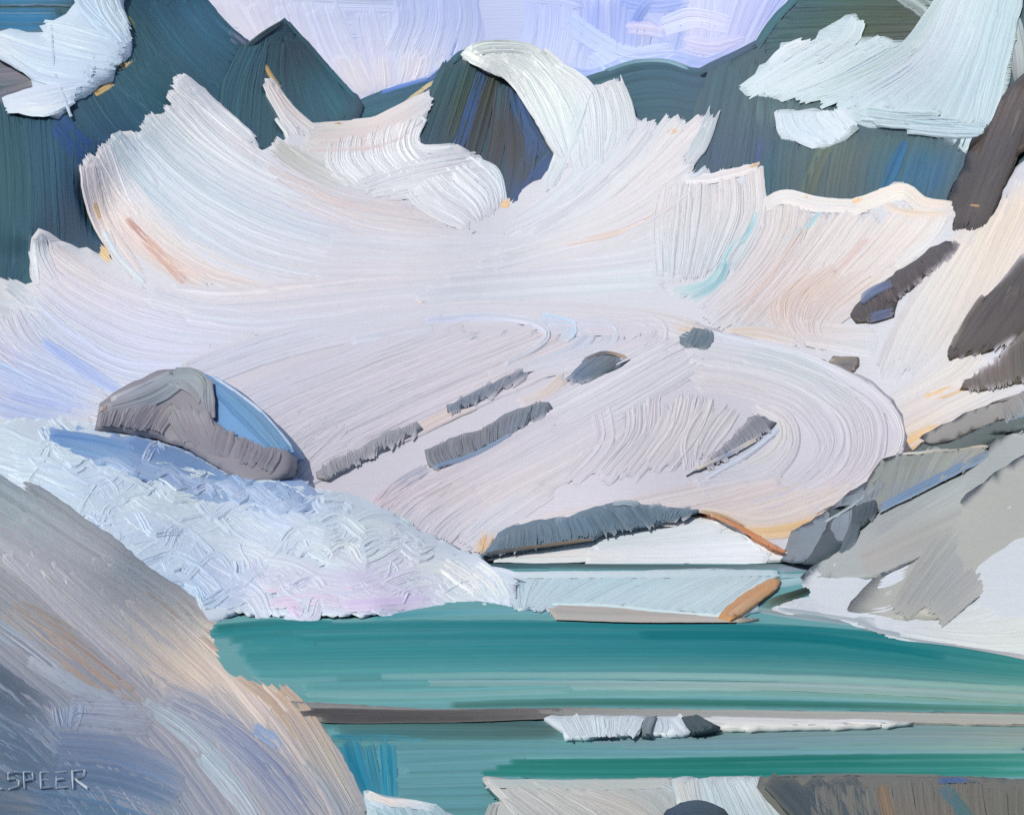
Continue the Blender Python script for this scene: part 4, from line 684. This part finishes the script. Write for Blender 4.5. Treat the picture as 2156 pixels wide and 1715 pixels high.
floe('1600,1634 1700,1631 1900,1628 2156,1638 2320,1642 2320,1820 1760,1820 1690,1730 1640,1680', '6a6a62', 'dark olive grey rock slope in the bottom corner, streaked rust and blue',
     [('1612,1638 1680,1710 1740,1800', '1790,1634 1840,1720 1880,1800', 6, 44, '2c3c44 30424a 34464c/3a4a50 44525a 4a5658'),
      ('1710,1655 1720,1720 1750,1800', '1850,1645 1860,1720 1880,1800', 5, 42, '74746e 6c6c66 66665e/6e6e66 686860 66645c'),
      ('1845,1640 1860,1720 1890,1800', '2200,1645 2200,1720 2220,1800', 9, 48, '6c7270 74685a 6e6a60/6c665c 6e6a60 6a665c/6a685c 64645a 66685c')],
     [('1856,1652 1864,1690 1880,1750', 26, '8a6a48', '8c7050', '7a7060'), ('1985,1655 2020,1700 2070,1770', 34, '3a6476', '386668', '4a6a66'), ('1975,1642 2010,1641 2040,1642', 16, '244f86', '2c5a98'), ('2045,1642 2060,1646', 12, '2a4c84', '465c74'), ('1640,1632 1800,1629 1980,1631', 5, '58686a', '6a7672')], name='rock_slope', mat=M_ROCK, cat='rock slope', z=.9, off=.03, var=.09, bulge=.25, edge=20, th=1.5, gain=1.08)

# ------------------------------------------------------------------ foreground rock slope with scratched lettering
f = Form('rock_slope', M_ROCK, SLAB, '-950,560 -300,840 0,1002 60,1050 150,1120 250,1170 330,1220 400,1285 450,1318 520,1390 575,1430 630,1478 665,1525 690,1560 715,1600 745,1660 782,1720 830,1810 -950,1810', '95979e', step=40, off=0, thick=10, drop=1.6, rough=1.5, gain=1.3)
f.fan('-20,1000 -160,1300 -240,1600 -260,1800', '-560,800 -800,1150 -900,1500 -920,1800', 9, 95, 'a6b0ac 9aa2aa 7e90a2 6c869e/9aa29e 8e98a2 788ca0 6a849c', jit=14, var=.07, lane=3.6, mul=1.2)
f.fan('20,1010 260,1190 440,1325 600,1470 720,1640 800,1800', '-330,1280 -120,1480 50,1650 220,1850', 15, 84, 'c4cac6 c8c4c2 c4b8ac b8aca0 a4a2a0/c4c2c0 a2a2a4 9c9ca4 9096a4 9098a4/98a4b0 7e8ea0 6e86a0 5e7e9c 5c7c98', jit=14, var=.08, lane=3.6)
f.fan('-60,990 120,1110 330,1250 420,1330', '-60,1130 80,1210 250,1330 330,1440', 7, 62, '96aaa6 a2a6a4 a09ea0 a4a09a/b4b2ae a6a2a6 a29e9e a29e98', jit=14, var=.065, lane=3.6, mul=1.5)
f.fan('230,1170 400,1300 560,1440 640,1520', '180,1180 330,1300 450,1410 560,1540', 4, 50, 'a9aca8 a8a49e b0a090 a89a90/a2a0a2 a49c96 a89e94 a39a96', jit=12, var=.065, lane=3.6, mul=1.5)
f.fan('0,1150 150,1290 280,1420', '200,1250 330,1360 440,1430', 5, 56, 'a9a6a8 9e9c9e a09ca0/a09ea0 9c9a96 a29a92', jit=12, var=.065, lane=3.6, mul=1.5)
f.fan('300,1250 420,1370 520,1470', '180,1310 300,1410 400,1470', 4, 64, 'b8aea6 bcaa98 b8a694/b4aca8 b4a698 b0a49a', jit=8, var=.06, lane=3.6, mul=1.4)
f.S('8,1280 120,1370 230,1445 290,1455', 54, 'c0b2a4', 'bcaa9a', 'b89c84', 'b4967c', var=.06, soft=.6).S('30,1272 150,1340 260,1420', 40, 'b2a49a', 'b29c8c', 'b08c72', var=.07)
f.S('-20,1310 80,1380 170,1460', 44, 'a3b4c0', 'a9b2be', 'a6b0bc', var=.06).S('60,1390 170,1450 260,1480', 36, 'b2b4bc', 'a9b2bc', 'a4aebc')
f.S('292,1245 330,1275 375,1310', 22, 'b8987e', 'b2947c', rag=.4).S('420,1330 500,1400 590,1480', 40, 'b49c88', 'ae9a88', 'ac947e', var=.06).S('500,1420 580,1480 640,1560', 36, 'b0a194', 'ac947e', 'a69888', var=.06)
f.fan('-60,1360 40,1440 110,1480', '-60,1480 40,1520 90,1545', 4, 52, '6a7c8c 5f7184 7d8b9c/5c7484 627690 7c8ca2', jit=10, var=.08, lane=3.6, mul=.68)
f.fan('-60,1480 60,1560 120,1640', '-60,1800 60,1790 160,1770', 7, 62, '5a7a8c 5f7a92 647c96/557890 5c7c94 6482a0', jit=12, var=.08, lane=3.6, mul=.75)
f.fan('150,1470 260,1475 330,1470', '130,1530 240,1545 320,1560', 3, 42, 'a2acbb a4a8b6 a0a6b2/8f9cb4 969fb2 98a0b0', jit=8, var=.05)
f.fan('110,1490 115,1515 125,1540', '170,1470 165,1510 150,1545', 3, 34, '98a8ba 90a2ba 8a9cb8', jit=8, var=.05)
f.fan('340,1440 460,1500 600,1600 720,1740', '330,1500 430,1560 540,1680 620,1790', 5, 54, 'a2a2aa 9a98a4 8a8e9e 8e939e/98a4ae 94a0b0 9098a8 8a92a0', jit=10, var=.065, lane=3.6)
f.S('360,1470 460,1520 570,1600', 56, '8c90a4', '7f88a0', '7888a8', var=.06).S('460,1520 560,1610 660,1740', 60, '868aa0', '747c98', '7a8298', var=.06).S('530,1530 580,1560 590,1580', 36, '7a92b4', '86a0c0')
f.S('300,1480 420,1570 540,1720', 44, 'a2adb8', 'a3b2bc', 'a4b0bc', var=.06).S('420,1590 500,1680 560,1770', 40, '9fb0bc', 'a9b4bd', 'a4aebc', var=.05)
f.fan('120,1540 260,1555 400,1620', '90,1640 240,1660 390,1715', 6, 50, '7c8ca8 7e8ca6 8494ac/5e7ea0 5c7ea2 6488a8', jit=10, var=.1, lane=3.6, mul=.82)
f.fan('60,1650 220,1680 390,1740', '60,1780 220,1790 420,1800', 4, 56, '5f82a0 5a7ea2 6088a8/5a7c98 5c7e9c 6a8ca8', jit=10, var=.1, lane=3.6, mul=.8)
f.S('570,1430 640,1500 690,1580 750,1690', 34, 'aa9480', 'ac9886', 'a69e94', '9c9ea0', var=.08).S('600,1490 640,1550 700,1650 740,1720', 36, 'aa9c90', 'a49c94', '9a9a9a', '8c949c', var=.07).S('640,1600 690,1660 730,1740', 40, '9a9c9e', '929aa2', '8a929c', var=.06)
f.S('560,1440 620,1490 670,1560 720,1640 780,1730', 8, 'b6bab6', 'b0aca4', 'aca898', '8f968e', var=.1)
f.S('40,1040 150,1125 260,1190 330,1232', 12, 'd4dad6', 'ced4d6', 'd4d8dc', var=.06)
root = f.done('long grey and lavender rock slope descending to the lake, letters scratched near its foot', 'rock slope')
f2 = Form('lettering', M_SNOW, SLAB, '0,0 1,0 1,1', None, parent=root); f2.surf = SLAB; f2.T[:] = 4; f2.CV[:] = lin('8fa4b8')
for g in ('40,1628 26,1628 15,1631 15,1643 30,1643 38,1646 37,1657 17,1664', '50,1663 48,1628 66,1629 68,1636 66,1643 50,1646', '106,1628 83,1629 84,1662 108,1660', '84,1645 101,1643', '138,1627 116,1629 117,1661 140,1659', '117,1645 133,1643',
          '152,1663 150,1625', '150,1626 174,1624 177,1630 173,1638 154,1643', '156,1643 182,1663', '-2,1663 3,1663'):
    pts = P(g)
    for i in range(len(pts) - 1):
        d = pts[i + 1] - pts[i]; d = d / np.hypot(*d) * 1.2
        f2.stroke(np.array([pts[i] - d, (pts[i] + pts[i + 1]) / 2, pts[i + 1] + d]), 4.2, ['a9bccc', 'c0ced8'], var=.06, h=1.0, rag=.05, lane=.9, step=3, soft=.25, keep=True)
f2.done()
